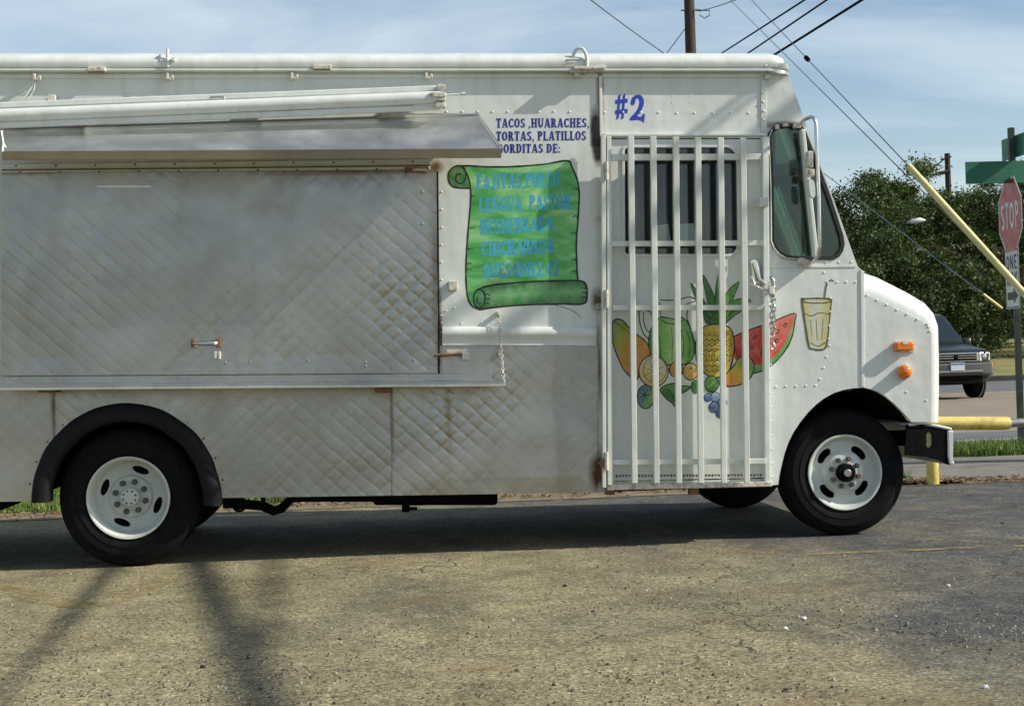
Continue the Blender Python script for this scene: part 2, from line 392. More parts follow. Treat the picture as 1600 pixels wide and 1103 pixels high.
M['teal'] = pm('faded_turquoise_sign_paint', (.05, .38, .56), .5, 0, .2, 26)
M['ink'] = pm('black_brush_line', (.012, .017, .012), .5, 0, .3, 30)
M['inkgreen'] = pm('dark_green_brush_line', (.012, .05, .014), .5, 0, .3, 30)
M['glass'] = glass('tinted_cab_glass', (.56, .68, .64), 1.0)
M['glassd'] = glass('dark_door_glass', (.84, .87, .86), .8)
M['interior'] = pm('cab_interior_grey', (.62, .64, .58), .7, 0, .15, 4)
M['interior_dark'] = pm('cab_interior_dark', (.05, .055, .05), .8, 0, .2, 6)
M['curtain'] = pm('dark_blue_grey_curtain', (.12, .12, .15), .9, 0, .5, 2.2, stretch=(9, 9, .2))
M['paper'] = pm('pale_card', (.78, .84, .82), .7, 0, .1, 9)
M['yellow'] = pm('chipped_yellow_paint', (.62, .50, .13), .5, 0, .2, 9, .15, 60, tint=(.30, .20, .05))
M['cream'] = pm('faded_cream_yellow_sleeve', (.70, .61, .27), .45, 0, .15, 7, .1, 60)
M['galv'] = pm('galvanised_steel', (.32, .32, .31), .45, .7, .2, 18)
M['wood'] = pm('creosoted_pole_wood', (.050, .034, .024), .9, 0, .35, 5, .4, 30, stretch=(8, 8, .5))
M['cable'] = pm('black_cable_sheath', (.004, .004, .004), .9, 0, .1, 8, spec=.05)
M['wire'] = pm('stranded_guy_wire', (.16, .16, .16), .5, .6, .2, 10)

# ------------------------------------------------------------------ ground, road, verge
def sheet(name, pts, z, mat, kind='structure', sub=0):
    if sub:
        (x0, y0), (x1, y1) = pts[0], pts[2]; nx = max(1, int((x1 - x0) / sub)); ny = max(1, int((y1 - y0) / sub)); mb = MB()
        vv = [(x0 + (x1 - x0) * i / nx, y0 + (y1 - y0) * j / ny, z) for j in range(ny + 1) for i in range(nx + 1)]
        mb.add(vv, [(j * (nx + 1) + i, j * (nx + 1) + i + 1, (j + 1) * (nx + 1) + i + 1, (j + 1) * (nx + 1) + i) for j in range(ny) for i in range(nx)])
    else: mb = MB().add([(x, y, z) for x, y in pts], [tuple(range(len(pts)))])
    return mb.build(name, mat, kind=kind, fix=False)
def rect(x0, y0, x1, y1): return [(x0, y0), (x1, y0), (x1, y1), (x0, y1)]
def ragged(x0, x1, ya, yb, amp, step=.25, seed=0.0):
    n = int((x1 - x0) / step); a = [(x0 + (x1 - x0) * i / n, ya + amp * noise.noise((i * step * 1.3, seed, 0)) + amp * .6 * noise.noise((i * step * 5, seed, 3))) for i in range(n + 1)]
    b = [(x0 + (x1 - x0) * i / n, yb + amp * noise.noise((i * step * 1.3, seed, 9)) + amp * .6 * noise.noise((i * step * 5, seed, 12))) for i in range(n + 1)]
    return a, b
def strip(name, x0, x1, ya, yb, amp, z, mat, seed):
    a, b = ragged(x0, x1, ya, yb, amp, .2, seed); n = len(a)
    return MB().add([(x, y, z) for x, y in a] + [(x, y, z) for x, y in b], [(i, i + 1, n + i + 1, n + i) for i in range(n - 1)]).build(name, mat, kind='structure', fix=False)
M['asphalt'] = asphalt('dusty_worn_asphalt')
M['asphalt_road'] = pm('grey_road_asphalt', (.115, .118, .125), .9, 0, .2, 1.2, .3, 60)
M['concrete_road'] = pm('tan_concrete_road', (.225, .185, .13), .9, 0, .14, .8, .2, 40)
M['concrete'] = pm('pale_kerb_concrete', (.34, .33, .30), .9, 0, .2, 3, .3, 60)
M['kerb_dark'] = pm('shade_toned_kerb', (.05, .05, .048), .9, 0, .3, 2, .3, 40)  # far kerb: its shade is put into the dark base colour
M['apron'] = pm('apron_asphalt', (.17, .155, .125), .92, 0, .3, 3.0, .4, 70)
M['earth'] = pm('dry_earth', (.20, .15, .085), .95, 0, .35, 3.5, .5, 40)
M['drygrass'] = pm('dry_lawn', (.22, .20, .075), .95, 0, .4, 1.5, .6, 14, tint=(.10, .13, .03))
M['lawn'] = pm('lawn_soil', (.07, .10, .025), .95, 0, .4, 6, .5, 40)

sheet('ground', [(600 * math.cos(2 * math.pi * i / 48), 600 * math.sin(2 * math.pi * i / 48)) for i in range(48)], -.20, M['drygrass'])
sheet('parking_lot', rect(-45, -45, 45, 3.45), 0.0, M['asphalt'])
sheet('verge_soil', rect(-45, 3.45, 4.4, 8.2), -.012, M['lawn'])
strip('dirt_edge', -45, 4.5, 3.05, 3.72, .10, .004, M['earth'], 2.0)
sheet('driveway_apron', rect(4.4, 3.45, 45, 6.0), -.010, M['apron'])
sheet('verge_lawn', rect(4.4, 6.0, 45, 7.2), -.008, M['lawn'])
strip('dirt_patch', 3.4, 6.2, 3.02, 3.42, .10, .004, M['earth'], 6.0)
MB().box((-60, 7.2, -.2), (60, 8.05, .03)).build('pavement_kerb', M['concrete'], kind='structure', bevel=.02)
sheet('road', rect(-90, 8.05, 120, 38.7), -.075, M['concrete_road'])
sheet('road_gutter', rect(-90, 8.05, 120, 11.2), -.071, M['asphalt_road'])
sheet('road_far_lane', rect(-90, 28.5, 120, 38.7), -.071, M['asphalt_road'])
MB().box((-90, 38.7, -.2), (120, 39.2, .09)).build('far_kerb', M['kerb_dark'], kind='structure', bevel=.02)
# rising lawn under the far trees
mb = MB(); nx, ny = 90, 14
for j in range(ny + 1):
    for i in range(nx + 1):
        x = -90 + 210 * i / nx; t = j / ny; y = 39.2 + 60 * t
        mb.v.append((x, y, .06 + 1.25 * (1 - (1 - min(1, t * 2.6)) ** 2) + .10 * noise.noise((x * .2, y * .2, 0))))
mb.add([], [])
mb.f = [(j * (nx + 1) + i, j * (nx + 1) + i + 1, (j + 1) * (nx + 1) + i + 1, (j + 1) * (nx + 1) + i) for j in range(ny) for i in range(nx)]
mb.build('grass_bank', M['drygrass'], smooth=60, kind='structure', fix=False)

# faded yellow paint on the lot
def ground_line(pix, width, z=.004):
    c = [G(*p) for p in pix]; mb = MB(); n = len(c)
    for i, p in enumerate(c):
        t = c[min(i + 1, n - 1)] - c[max(i - 1, 0)]; t.z = 0; t.normalize(); q = Vector((-t.y, t.x, 0)) * width / 2
        mb.v += [(p.x - q.x, p.y - q.y, z), (p.x + q.x, p.y + q.y, z)]
    mb.f = [(2 * i, 2 * i + 2, 2 * i + 3, 2 * i + 1) for i in range(n - 1)]; return mb
M['yline'] = worn_line('worn_yellow_line', (.36, .29, .10), .44, .60, 5)
M['yline2'] = worn_line('nearly_gone_yellow_line', (.36, .28, .10), .46, .66, 5)
ln = ground_line([(1180 + 52 * i, 870 - 2.1 * i) for i in range(12)], .075).build('painted_bay_line', M['yline'], fix=False, kind='structure')
ln = ground_line(catmull([(-60, 912), (20, 922), (80, 938), (140, 946), (190, 932), (255, 905)], 8, False), .17).build('painted_bay_mark', M['yline2'], fix=False, kind='structure')

# ------------------------------------------------------------------ the truck
TR = thing('food_truck', 'white step van food truck with quilted steel sides and painted fruit on its barred door', 'food truck', (.3, 1.08, 0))
WID = 2.16
def part(mb, name, mat, parent=None, **k): return mb.build(name, mat, parent or TR, **k)
ARCH_F = [(1216, 757), (1218, 742), (1221, 728), (1226, 708), (1232, 691), (1240, 675), (1250, 660), (1261, 646), (1274, 633), (1288, 622), (1303, 614), (1318, 609), (1333, 606.5), (1348, 606)]
ARCH_F2 = [(1348, 606), (1360, 608), (1372, 612.5), (1384, 620), (1396, 630), (1408, 642), (1418, 653), (1424, 660)]
ARC = (198, 782)
arch_r = [(ARC[0] + 146 * math.cos(a), ARC[1] - 150 * math.sin(a)) for a in [math.radians(2 + 176 * i / 30) for i in range(31)]]   # right to left
WIN = [(1201.5, 216), (1203, 208), (1208, 202), (1216, 198), (1232, 195), (1246, 195.5), (1253, 199), (1258, 207), (1277.5, 256), (1298, 312), (1316, 368), (1318, 381), (1316, 391), (1310, 400), (1301, 404),
       (1240, 404), (1228, 402), (1218, 396), (1210, 387), (1206, 376), (1205, 293)]
DOORHOLE = [(946, 216), (1190, 216), (1196, 748), (951, 753)]
outer = [(-700, 107), (1229, 110), (1340, 416), (1348, 424)] + list(reversed(ARCH_F)) + [(1204, 758), (944, 768), (348, 777)] + arch_r + [(48, 783), (-700, 792)]
part(MB().slab(outer, [DOORHOLE, WIN], 0, .035), 'side_wall', M['white'])
far_loops = [[S(px, py, 0) for px, py in outer], [S(px, py, 0) for px, py in [(985, 235), (1148, 235), (1152, 395), (985, 395)]], [S(px, py, 0) for px, py in WIN]]
part(MB().slab_xz(far_loops, WID - .035, WID), 'side_wall', M['white'])

# roof: a rounded cap swept along the truck, nose rounded off over the windscreen
prof = [(-.030, 113.5, 0), (-.046, 113, 0), (-.046, 109.5, 0), (-.036, 108.8, 1), (-.046, 107.5, 1), (-.052, 102, 1), (-.050, 97.5, 1), (-.040, 92.5, 1), (-.018, 88, 1), (.025, 85, 1), (.09, 83.6, 1), (.30, 82.4, 1), (.70, 81.6, 1), (1.08, 81.4, 1)]
xs = [-712, -710, -705, -690, -500, -250, 0, 250, 500, 750, 1000, 1140, 1196]
secs = []
for px in xs:
    secs.append([(S(px, py, 0).x, y, S(px, py, min(max(y, 0), .12)).z + (max(0, y - .12) * .03)) for (y, py, _) in prof])
for t in [.15, .3, .45, .6, .72, .83, .91, .97, 1.0]:
    sc_ = math.sqrt(max(0, 1 - t * t)); px = 1200 + 45 * t; row = []
    for (y, py, k) in prof:
        base = 117.0 if k else 117.5
        py2 = base - (base - py) * max(.05, sc_) if k else base - (117.5 - py) * (1 - min(1, t * 3))
        yy = y + (.10 * (1 - sc_) if y < .5 else 0) * (1 - min(1, max(0, y)) * .7)
        q = S(px, py2, 0); q.z = S(px, py2, min(max(y, 0), .12)).z + max(0, y - .12) * .03 * sc_; row.append((q.x - .05 * t * (0 if y > .3 else 1) * (1 - sc_), yy, q.z))
    secs.append(row)
mb = MB(); k = len(prof)
full = [r + [(x, WID - y, z) for (x, y, z) in reversed(r[:-1])] for r in secs]; kk = len(full[0])
for r in full: mb.v += r
mb.f = [(i * kk + j, i * kk + j + 1, (i + 1) * kk + j + 1, (i + 1) * kk + j) for i in range(len(full) - 1) for j in range(kk - 1)]
mb.f += [tuple(range(kk)), tuple((len(full) - 1) * kk + j for j in reversed(range(kk)))]
mb.f += [((i + 1) * kk, i * kk, i * kk + kk - 1, (i + 1) * kk + kk - 1) for i in range(len(full) - 1)]
roof = part(mb, 'roof', M['white2'], smooth=38)
zr = S(-700, 110).z
part(MB().pbox(-714, 112, -700, 792, .0, WID), 'rear_wall', M['white'])
# header over the windscreen and pillars
p0 = S(1229, 112); p1 = S(1340, 417)
def lerp(a, b, t): return a + (b - a) * t
def wedge(t0, t1, ya, yb, th=.05):
    a = lerp(p0, p1, t0); b = lerp(p0, p1, t1); n = Vector((p1.z - p0.z, 0, -(p1.x - p0.x))).normalized() * -1
    if n.x < 0: n = -n
    q = []
    for y in (ya, yb):
        for c, s_ in ((a, .004), (b, .004), (b, -th), (a, -th)): q.append((c.x + n.x * s_, y, c.z + n.z * s_))
    return MB().add(q, [(0, 1, 2, 3), (7, 6, 5, 4), (0, 4, 5, 1), (1, 5, 6, 2), (2, 6, 7, 3), (3, 7, 4, 0)])
part(wedge(-.01, .14, .037, WID - .037), 'windscreen_header', M['white'], bevel=.006)
for (ya, yb) in ((.037, .10), (WID - .10, WID - .037), (WID / 2 - .03, WID / 2 + .03)): part(wedge(.14, .97, ya, yb), 'windscreen_pillar', M['white2'], bevel=.006)
for (ya, yb) in ((.10, WID / 2 - .03), (WID / 2 + .03, WID - .10)): part(wedge(.141, .969, ya, yb, .008), 'windscreen_pane', M['glass'])
part(wedge(.97, 1.03, .037, WID - .037), 'windscreen_sill', M['white'], bevel=.006)

# hood: flat flank, rounded shoulder, top and nose
inn = [(1350, 460), (1372, 470), (1396, 481.5), (1423, 495), (1442, 504.5), (1450, 511), (1454, 520), (1455, 560), (1455, 610), (1454, 660)]
out = [(1347, 421), (1378, 431), (1404, 444), (1430, 457.5), (1454, 472), (1467, 487), (1474.5, 508), (1476, 560), (1476, 610), (1475, 660)]
rows = []
for a in [math.radians(q) for q in (0, 12, 25, 38, 52, 66, 78, 90)]:
    row = []
    for (ix, iy), (ox, oy) in zip(inn, out):
        i_ = S(ix, iy); o_ = S(ox, oy); p = i_ + (o_ - i_) * math.sin(a); row.append((p.x, .125 * (1 - math.cos(a)), p.z))
    rows.append(row)
for f in (.25, .5): rows.append([(x + .05 * f * 2 * (1 if i > 5 else i / 6), .125 + (WID / 2 - .125) * f * 2, z + .02 * f * 2 * (1 if i < 6 else 0)) for i, (x, y, z) in enumerate(rows[7])])
rows = rows + [[(x, WID - y, z) for (x, y, z) in r] for r in reversed(rows[:-1])]
mb = MB(); k = len(inn)
for r in rows: mb.v += r
mb.f = [(i * k + j, i * k + j + 1, (i + 1) * k + j + 1, (i + 1) * k + j) for i in range(len(rows) - 1) for j in range(k - 1)]
hood = part(mb, 'hood', M['white2'], smooth=50)
part(MB().slab([(1350, 459)] + inn[1:] + list(reversed(ARCH_F2[1:])) + [(1350, 606)], [], 0.0, .03), 'fender_panel', M['white'], bevel=.003)
part(MB().slab_xz([[S(px, py) for px, py in [(1350, 459)] + inn[1:] + list(reversed(ARCH_F2[1:])) + [(1350, 606)]]], WID - .03, WID), 'fender_panel', M['white'])
part(MB().quadbox([S(1346, 605, -.006), S(1351, 605, -.006), S(1350.5, 424, -.006), S(1344.5, 421, -.006)], .02), 'hood_seam_strip', M['white2'], bevel=.003)
# front face: grille and headlamps (turned away from the lens)
xf = S(1476, 560).x + .045; zg0 = S(1476, 650).z; zg1 = S(1476, 540).z
for i in range(6): part(MB().box((xf - .03, .62, zg0 + i * (zg1 - zg0) / 6), (xf + .015, WID - .62, zg0 + (i + .55) * (zg1 - zg0) / 6)), 'grille_bar', M['white2'], bevel=.004)
part(MB().box((xf - .06, .58, zg0 - .01), (xf - .032, WID - .58, zg1 + .01)), 'grille_backing', M['black'])
for yy in (.38, WID - .38):
    h_ = part(MB().lathe([(.001, .035), (.05, .032), (.085, .015), (.09, -.02), (.09, -.05)], (xf - .02, yy, (zg0 + zg1) / 2 + .03), 24, 'x'), 'headlamp', M['chrome'], smooth=40)

# door
DW = [(984, 231), (1136, 231), (1144, 234), (1149, 240), (1151, 250), (1153, 380), (1151, 389), (1146, 395), (1138, 397), (980, 397), (977, 394), (976, 236), (978, 232)]
door = part(MB().slab([(947.5, 218), (1188.5, 218), (1194, 746), (952, 751)], [DW], .0, .030), 'sliding_door', M['white'])
fr = [(984, 227), (1138, 227), (1148, 230), (1153, 238), (1155, 250), (1157, 382), (1154, 393), (1148, 399), (1138, 401.5), (978, 401.5), (972.5, 398), (971.5, 236), (974, 229)]
part(MB().slab(fr, [DW], -.006, -.0005), 'window_frame', M['white2'], door, bevel=.003)
part(MB().slab(DW, [], .014, .019), 'window_pane', M['glassd'], door)
# pleated curtain behind the door glass
mb = MB(); n = 150; a = S(955, 222, .11); b = S(1165, 222, .11); zt = S(1000, 222, .11).z; zb = S(1000, 412, .11).z
for i in range(n + 1):
    t = i / n; x = lerp(a, b, t).x; y = .11 + .030 * math.sin(t * 62 + 1.5 * math.sin(t * 9)) + .01 * math.sin(t * 23)
    mb.v += [(x, y, zt), (x + .004 * math.sin(t * 40), y + .008 * math.sin(t * 31), zb)]
mb.f = [(2 * i, 2 * i + 2, 2 * i + 3, 2 * i + 1) for i in range(n)]
part(mb, 'curtain', M['curtain'], door, smooth=60, fix=False)
for q in ([(1027, 352), (1044, 350), (1048, 376), (1028, 377)], [(1051, 351), (1084, 349), (1087, 375), (1056, 377)]):
    part(MB().quadbox([S(px, py, .045) for px, py in reversed(q)], .004), 'card', M['paper'], door)

# cab interior
fl = S(1200, 700).z
part(MB().box((S(940, 500).x, .70, fl), (S(1345, 500).x, WID - .04, fl + .03)), 'cab_floor', M['interior_dark'])
part(MB().box((S(925, 500).x, .04, S(930, 770).z), (S(936, 500).x, WID - .04, S(930, 112).z)), 'bulkhead', M['interior'])
xd = S(1300, 430).x
part(MB().box((xd, .06, fl + .3), (S(1338, 430).x, WID - .06, S(1320, 425).z)), 'dashboard', M['interior_dark'], bevel=.03)
def seat(y0):
    x = S(1085, 500).x; z = fl + .5
    s1 = part(MB().box((x, y0, z), (x + .46, y0 + .48, z + .13)), 'seat_cushion', M['interior_dark'], bevel=.04)
    part(MB().add([(x - .12, y0, z + .75), (x, y0, z + .75), (x + .12, y0, z + .1), (x - .02, y0, z + .1), (x - .12, y0 + .48, z + .75), (x, y0 + .48, z + .75), (x + .12, y0 + .48, z + .1), (x - .02, y0 + .48, z + .1)],
                  [(0, 1, 2, 3), (7, 6, 5, 4), (0, 4, 5, 1), (1, 5, 6, 2), (2, 6, 7, 3), (3, 7, 4, 0)]), 'backrest', M['interior_dark'], s1, bevel=.04)
seat(.25); seat(1.45)
c = S(1240, 300, 1.55); ring = [(c.x + .10 * math.cos(q), 1.62 + .21 * math.sin(q), S(1250, 395).z + .16 + .18 * math.cos(q)) for q in [2 * math.pi * i / 28 for i in range(28)]]
part(MB().tube(ring, .013, 8, True), 'steering_wheel', M['black'], smooth=60)
ctr = Vector((c.x, 1.62, S(1250, 395).z + .16))
part(MB().tube([ctr, ctr + Vector((.28, 0, -.30))], .025).tube([ctr + Vector((0, -.2, 0)), ctr + Vector((0, .2, 0))], .012), 'steering_column', M['black'])
part(MB().add([S(1206, 262, .5), S(1272, 262, .5), S(1250, 190, .5), S(1206, 190, .5)] + [S(1206, 262, .5) + Vector((0, 1.2, 0)), S(1272, 262, .5) + Vector((0, 1.2, 0)), S(1250, 190, .5) + Vector((0, 1.2, 0)), S(1206, 190, .5) + Vector((0, 1.2, 0))], [(0, 1, 2, 3), (7, 6, 5, 4), (0, 4, 5, 1), (1, 5, 6, 2), (2, 6, 7, 3), (3, 7, 4, 0)]), 'added_pale_panel', M['interior'], bevel=.02)  # pale panel added so the top of the side window reads whitish
part(MB().slab(WIN, [], .014, .019), 'quarter_window_pane', M['glass'])
part(MB().slab_xz([[S(px, py) for px, py in WIN]], WID - .02, WID - .015), 'quarter_window_pane', M['glass'])
def grow(L, d):
    cx = sum(p[0] for p in L) / len(L); cy = sum(p[1] for p in L) / len(L); o = []
    for i, p in enumerate(L):
        a = L[i - 1]; b = L[(i + 1) % len(L)]; tx, ty = b[0] - a[0], b[1] - a[1]; l = math.hypot(tx, ty); nx, ny = ty / l, -tx / l
        if (p[0] + nx - cx) ** 2 + (p[1] + ny - cy) ** 2 < (p[0] - cx) ** 2 + (p[1] - cy) ** 2: nx, ny = -nx, -ny
        o.append((p[0] + nx * d, p[1] + ny * d))
    return o
part(MB().slab(grow(WIN, 2.2), [grow(WIN, -4.0)], -.007, .012), 'window_gasket', M['gasket'], bevel=.003)
part(MB().tube([S(px, py, -.012) for px, py in [(1207, 203), (1201.5, 216), (1204.5, 293), (1205.5, 376), (1210, 388), (1218, 397), (1228, 403), (1250, 405)]], .006, 6), 'chrome_edging', M['chrome'], smooth=60)
# divider between vent pane and door pane
part(MB().quadbox([S(1240, 403, .005), S(1244, 403, .005), S(1243.5, 196, .005), S(1239.5, 196, .005)], .008), 'window_divider', M['gasket']) if False else None

# trim on the cab
part(MB().quadbox([S(937.5, 214, -.014), S(942, 214, -.014), S(940.5, 119, -.014), S(936, 119, -.014)], .013), 'vertical_trim', M['white2'], bevel=.002)
part(MB().quadbox([S(943, 213.5, -.020), S(1197, 212.5, -.020), S(1197, 207.5, -.020), S(943, 208.5, -.020)], .019), 'drip_rail', M['white2'], bevel=.004)
part(MB().quadbox([S(1189.5, 207, -.006), S(1198.5, 207, -.006), S(1197.5, 121, -.006), S(1188.5, 121, -.006)], .005), 'seam_strip', M['white2'], bevel=.002)
part(MB().quadbox([S(941, 121.6, -.008), S(1188, 121.6, -.008), S(1188, 116, -.008), S(941, 116, -.008)], .007), 'drip_rail', M['white2'], bevel=.003)
part(MB().quadbox([S(-700, 124.5, -.008), S(935, 121.6, -.008), S(935, 116, -.008), S(-700, 116.5, -.008)], .007), 'drip_rail', M['white2'], bevel=.003)
part(MB().quadbox([S(1205, 418.4, -.004), S(1338, 417.4, -.004), S(1338, 414.6, -.004), S(1205, 415.6, -.004)], .003), 'belt_seam', M['white2'])

# rivets, joined: far too many and small to pick apart
rv = MB()
def rivrow(x0, y0, x1, y1, n, r=.0072, y=0.0):
    for i in range(n):
        t = i / max(1, n - 1); px = x0 + (x1 - x0) * t + random.uniform(-.6, .6); py = y0 + (y1 - y0) * t + random.uniform(-.5, .5); rv.dome(S(px, py, y), r)
rivrow(698, 175, 890, 174.5, 9); rivrow(945, 176, 1170, 177, 9); rivrow(1191.5, 131, 1194, 202, 6, .009, -.006)
rivrow(1214, 411.5, 1330, 409.5, 7); rivrow(1212, 604, 1275, 602, 5); rivrow(1281, 592, 1297, 540, 4); rivrow(1295, 530, 1298, 466, 4); rivrow(1288, 426, 1290, 420, 1)
rivrow(1293, 441, 1337, 440.5, 4); rivrow(1204, 570, 1206, 745, 9, .006); rivrow(1354, 461, 1449, 507, 7); rivrow(1451, 511, 1453, 518, 2); rivrow(1417, 612, 1447, 626, 2)
rivrow(690, 300, 690, 520, 9, .007); rivrow(690, 505, 752, 504, 3); rivrow(697, 486, 710, 481, 2); rivrow(1040, 691, 1150, 688, 2); rivrow(1040, 736, 1150, 734, 2)
rivrow(933, 560, 935, 756, 7, .006); rivrow(1196, 103, 1198, 103, 1, .009, -.046); rivrow(1222, 120, 1224, 120, 1)
for x in (1050, 1078): rivrow(x, 150, x, 160, 2, .004)
part(rv, 'rivets', M['white2'], smooth=70, fix=False, kind='stuff')

# quilted stainless panels: every diamond is a raised pillow of the sheet
PD = .099
def quilt_panel(name, x0, x1, top, bot, y0, step=3.0, skip=None, parent=None, base=.0013, hot=()):
    nx = int((x1 - x0) / step); ny = int(abs(bot(x0) - top(x0)) / step); mb = MB()
    for j in range(ny + 1):
        for i in range(nx + 1):
            px = x0 + (x1 - x0) * i / nx; py = top(px) + (bot(px) - top(px)) * j / ny; p = S(px, py, 0)
            u = (p.x + p.z * 1.08) / PD; w = (p.x - p.z * 1.08) / PD
            fu, fw = u - math.floor(u), w - math.floor(w); du = min(fu, 1 - fu, fw, 1 - fw); wt = noise.noise((p.x * .9, 2, p.z * .9)) * 1.6; su = min(1, max(.12, .55 + wt)); sw = min(1, max(.12, .55 - wt)); hu = min(1, min(fu, 1 - fu) / .13); hw_ = min(1, min(fw, 1 - fw) / .13); h = 1 - su * (1 - hu * hu * (3 - 2 * hu)) - sw * (1 - hw_ * hw_ * (3 - 2 * hw_)) + .25 * math.sin(math.pi * fu) * math.sin(math.pi * fw)
            cu, cw = math.floor(u), math.floor(w); h += (fu - .5) * (.45 * noise.cell((cu * 1.7 + .3, cw * 2.3 + .4, 1.5)) - .1) + (fw - .5) * .5 * noise.cell((cu * 3.1 + .2, cw * 1.9 + .6, 4.5))
            a = base * (.45 + 1.1 * max(0, noise.noise((p.x * 1.4, 7, p.z * 1.4)) + .35))
            for (hx, hy, hr, hk) in hot: a += hk * math.exp(-((px - hx) ** 2 + (py - hy) ** 2) / hr ** 2)
            dent = .010 * noise.noise((p.x * 1.1, 3, p.z * 1.3)) + .0035 * noise.noise((p.x * 4, 5, p.z * 4))
            e = min(i, nx - i, j, ny - j); dent *= min(1, e / 12)
            mb.v.append((p.x, y0 - a * h - dent, p.z))
    for j in range(ny):
        for i in range(nx):
            px = x0 + (x1 - x0) * (i + .5) / nx; py = top(px) + (bot(px) - top(px)) * (j + .5) / ny
            if skip and skip(px, py): continue
            a = j * (nx + 1) + i; mb.f.append((a, a + 1, a + nx + 2, a + nx + 1))
    o = part(mb, name, M['steel'], parent, smooth=30, fix=False); return o
inarch = lambda px, py: ((px - ARC[0]) / 143) ** 2 + ((py - ARC[1]) / 147) ** 2 < 1
bottom = lambda px: 782.5 - (px) * .0142
quilt_panel('quilted_skirt_panel', -700, 84.5, lambda x: 600 - x * .005, lambda x: 788 - (x + 350) * .013, -.006, 4, inarch)
quilt_panel('quilted_skirt_panel', 86, 611.5, lambda x: 600 - x * .005, bottom, -.006, 2.2, inarch, hot=((600, 700, 90, .001),))
quilt_panel('quilted_skirt_panel', 613, 934, lambda x: 541 - x * .001, bottom, -.007, 2.2, None, hot=((690, 660, 60, .003), (760, 620, 50, .002)))
HT = lambda x: 271.5 - x * .0075; HB = lambda x: 585.5 - x * .0065
hatch = quilt_panel('quilted_serving_hatch', 3, 683, HT, HB, -.020, 2.2, None, hot=((640, 520, 70, .003), (600, 400, 70, .0015), (660, 450, 60, .002)))
part(MB().quadbox([S(3, 585.5, -.012), S(683, 581.2, -.012), S(683, 266.6, -.012), S(3, 271.5, -.012)], .010), 'hatch_backing', M['steel_plain'], hatch)
part(MB().quadbox([S(3, 587, -.024), S(684, 582.6, -.024), S(684, 578.5, -.024), S(3, 583, -.024)], .004), 'hatch_hem', M['steel_plain'], hatch)
part(MB().tube([S(683.6, 268, -.020), S(684.8, 420, -.026), S(686, 584, -.020)], .006, 6), 'hatch_edge', M['flare'], hatch, smooth=60)
# hatch handle with its two feet, small lock tab
hd = part(MB().tube([S(302, 537, -.028), S(304, 536.5, -.055), S(310, 536, -.062), S(320, 536.5, -.064), (S(332, 535.5, -.062)), S(338, 535.5, -.055), S(340, 536, -.028)], [.008, .009, .010, .011, .010, .009, .008], 8), 'hatch_handle', M['chrome'], hatch, smooth=60)
for x in (302, 341): part(MB().pbox(x - 3.6, 528.5, x + 3.6, 543, -.040, -.018), 'handle_foot', M['rust'], hatch, bevel=.003)
part(MB().pbox(334.5, 549, 338, 560, -.038, -.018).pbox(341, 549, 344.5, 561, -.038, -.018).pbox(336, 553, 343, 556, -.032, -.018), 'lock_tab', M['rustwhite'], hatch, bevel=.002)
bl = MB()
for px, py in [(481, 563), (646, 563), (571, 566), (571, 572), (352, 567), (391, 566), (660, 300), (660, 350)]: bl.dome(S(px, py, -.024), .008)
part(bl, 'hatch_bolts', M['galv'], hatch, kind='stuff', fix=False)
# piano hinge along the top of the hatch
hg = part(MB().quadbox([S(3, 270.5, -.016), S(672, 265.5, -.016), S(672, 249, -.016), S(3, 257, -.016)], .014), 'hatch_hinge', M['white2'], bevel=.002)
part(MB().tube([S(3, 266, -.022), S(340, 263, -.022), S(672, 259, -.022)], .004, 6), 'hinge_pin', M['rust'], hg)
part(MB().pbox(632, 262, 671, 270, -.026, -.012), 'hinge_plate', M['rust'], hg, bevel=.002)
part(MB().pbox(645, 263, 668, 267.5, -.030, -.026), 'hinge_leaf', M['rustwhite'], hg, bevel=.001)
bl = MB()
for i in range(11):
    px = 25 + i * 62; bl.dome(S(px, 259.5 - px * .0105, -.016), .006); bl.dome(S(px + 6, 270 - px * .009, -.018), .006)
part(bl, 'hinge_screws', M['rust'], hg, kind='stuff', fix=False)

# shelf under the hatch
shf = part(MB().add([S(-2, 588.5, -.03), S(768, 583.5, -.03), S(768, 597.5, -.03), S(-2, 604.5, -.03), S(-2, 588.5, -.008), S(768, 583.5, -.008), S(768, 597.5, -.008), S(-2, 604.5, -.008)],
               [(0, 1, 2, 3), (7, 6, 5, 4), (0, 4, 5, 1), (1, 5, 6, 2), (2, 6, 7, 3), (3, 7, 4, 0)]), 'serving_shelf', M['steel_plain'], bevel=.003)
q = [S(-4, 600, -.20), S(788, 595, -.20), S(766, 594, -.031), S(-4, 599, -.031)]; q2 = [Vector((p.x, p.y, p.z - .018)) for p in q]
part(MB().add(q + q2, [(0, 1, 2, 3), (7, 6, 5, 4), (0, 4, 5, 1), (1, 5, 6, 2), (2, 6, 7, 3), (3, 7, 4, 0)]), 'shelf_board', M['steel_plain'], shf, bevel=.003)
part(MB().quadbox([S(-4, 610.5, -.214), S(790, 604, -.214), S(790, 599.3, -.214), S(-4, 605, -.214)], .014), 'shelf_lip', M['alu'], shf, bevel=.004)
part(MB().quadbox([S(690, 590, -.012), S(766, 586, -.012), S(766, 543, -.012), S(690, 544, -.012)], .008), 'splash_panel', M['steel_plain'], shf, bevel=.002)
for px in (72, 599): part(MB().pbox(px - 13, 606, px + 13, 613.5, -.16, -.004), 'shelf_bracket', M['rust'], shf, bevel=.003)
part(MB().pbox(152, 290.6, 236, 292.6, -.024, -.019), 'scrape', M['alu'], hatch)
for (a_, b_) in ((16, 40), (88, 104), (274, 298), (640, 658)): part(MB().pbox(a_, 589.5 - a_ * .0065, b_, 594 - a_ * .0065, -.034, -.030), 'shelf_patch', M['galv'], shf)
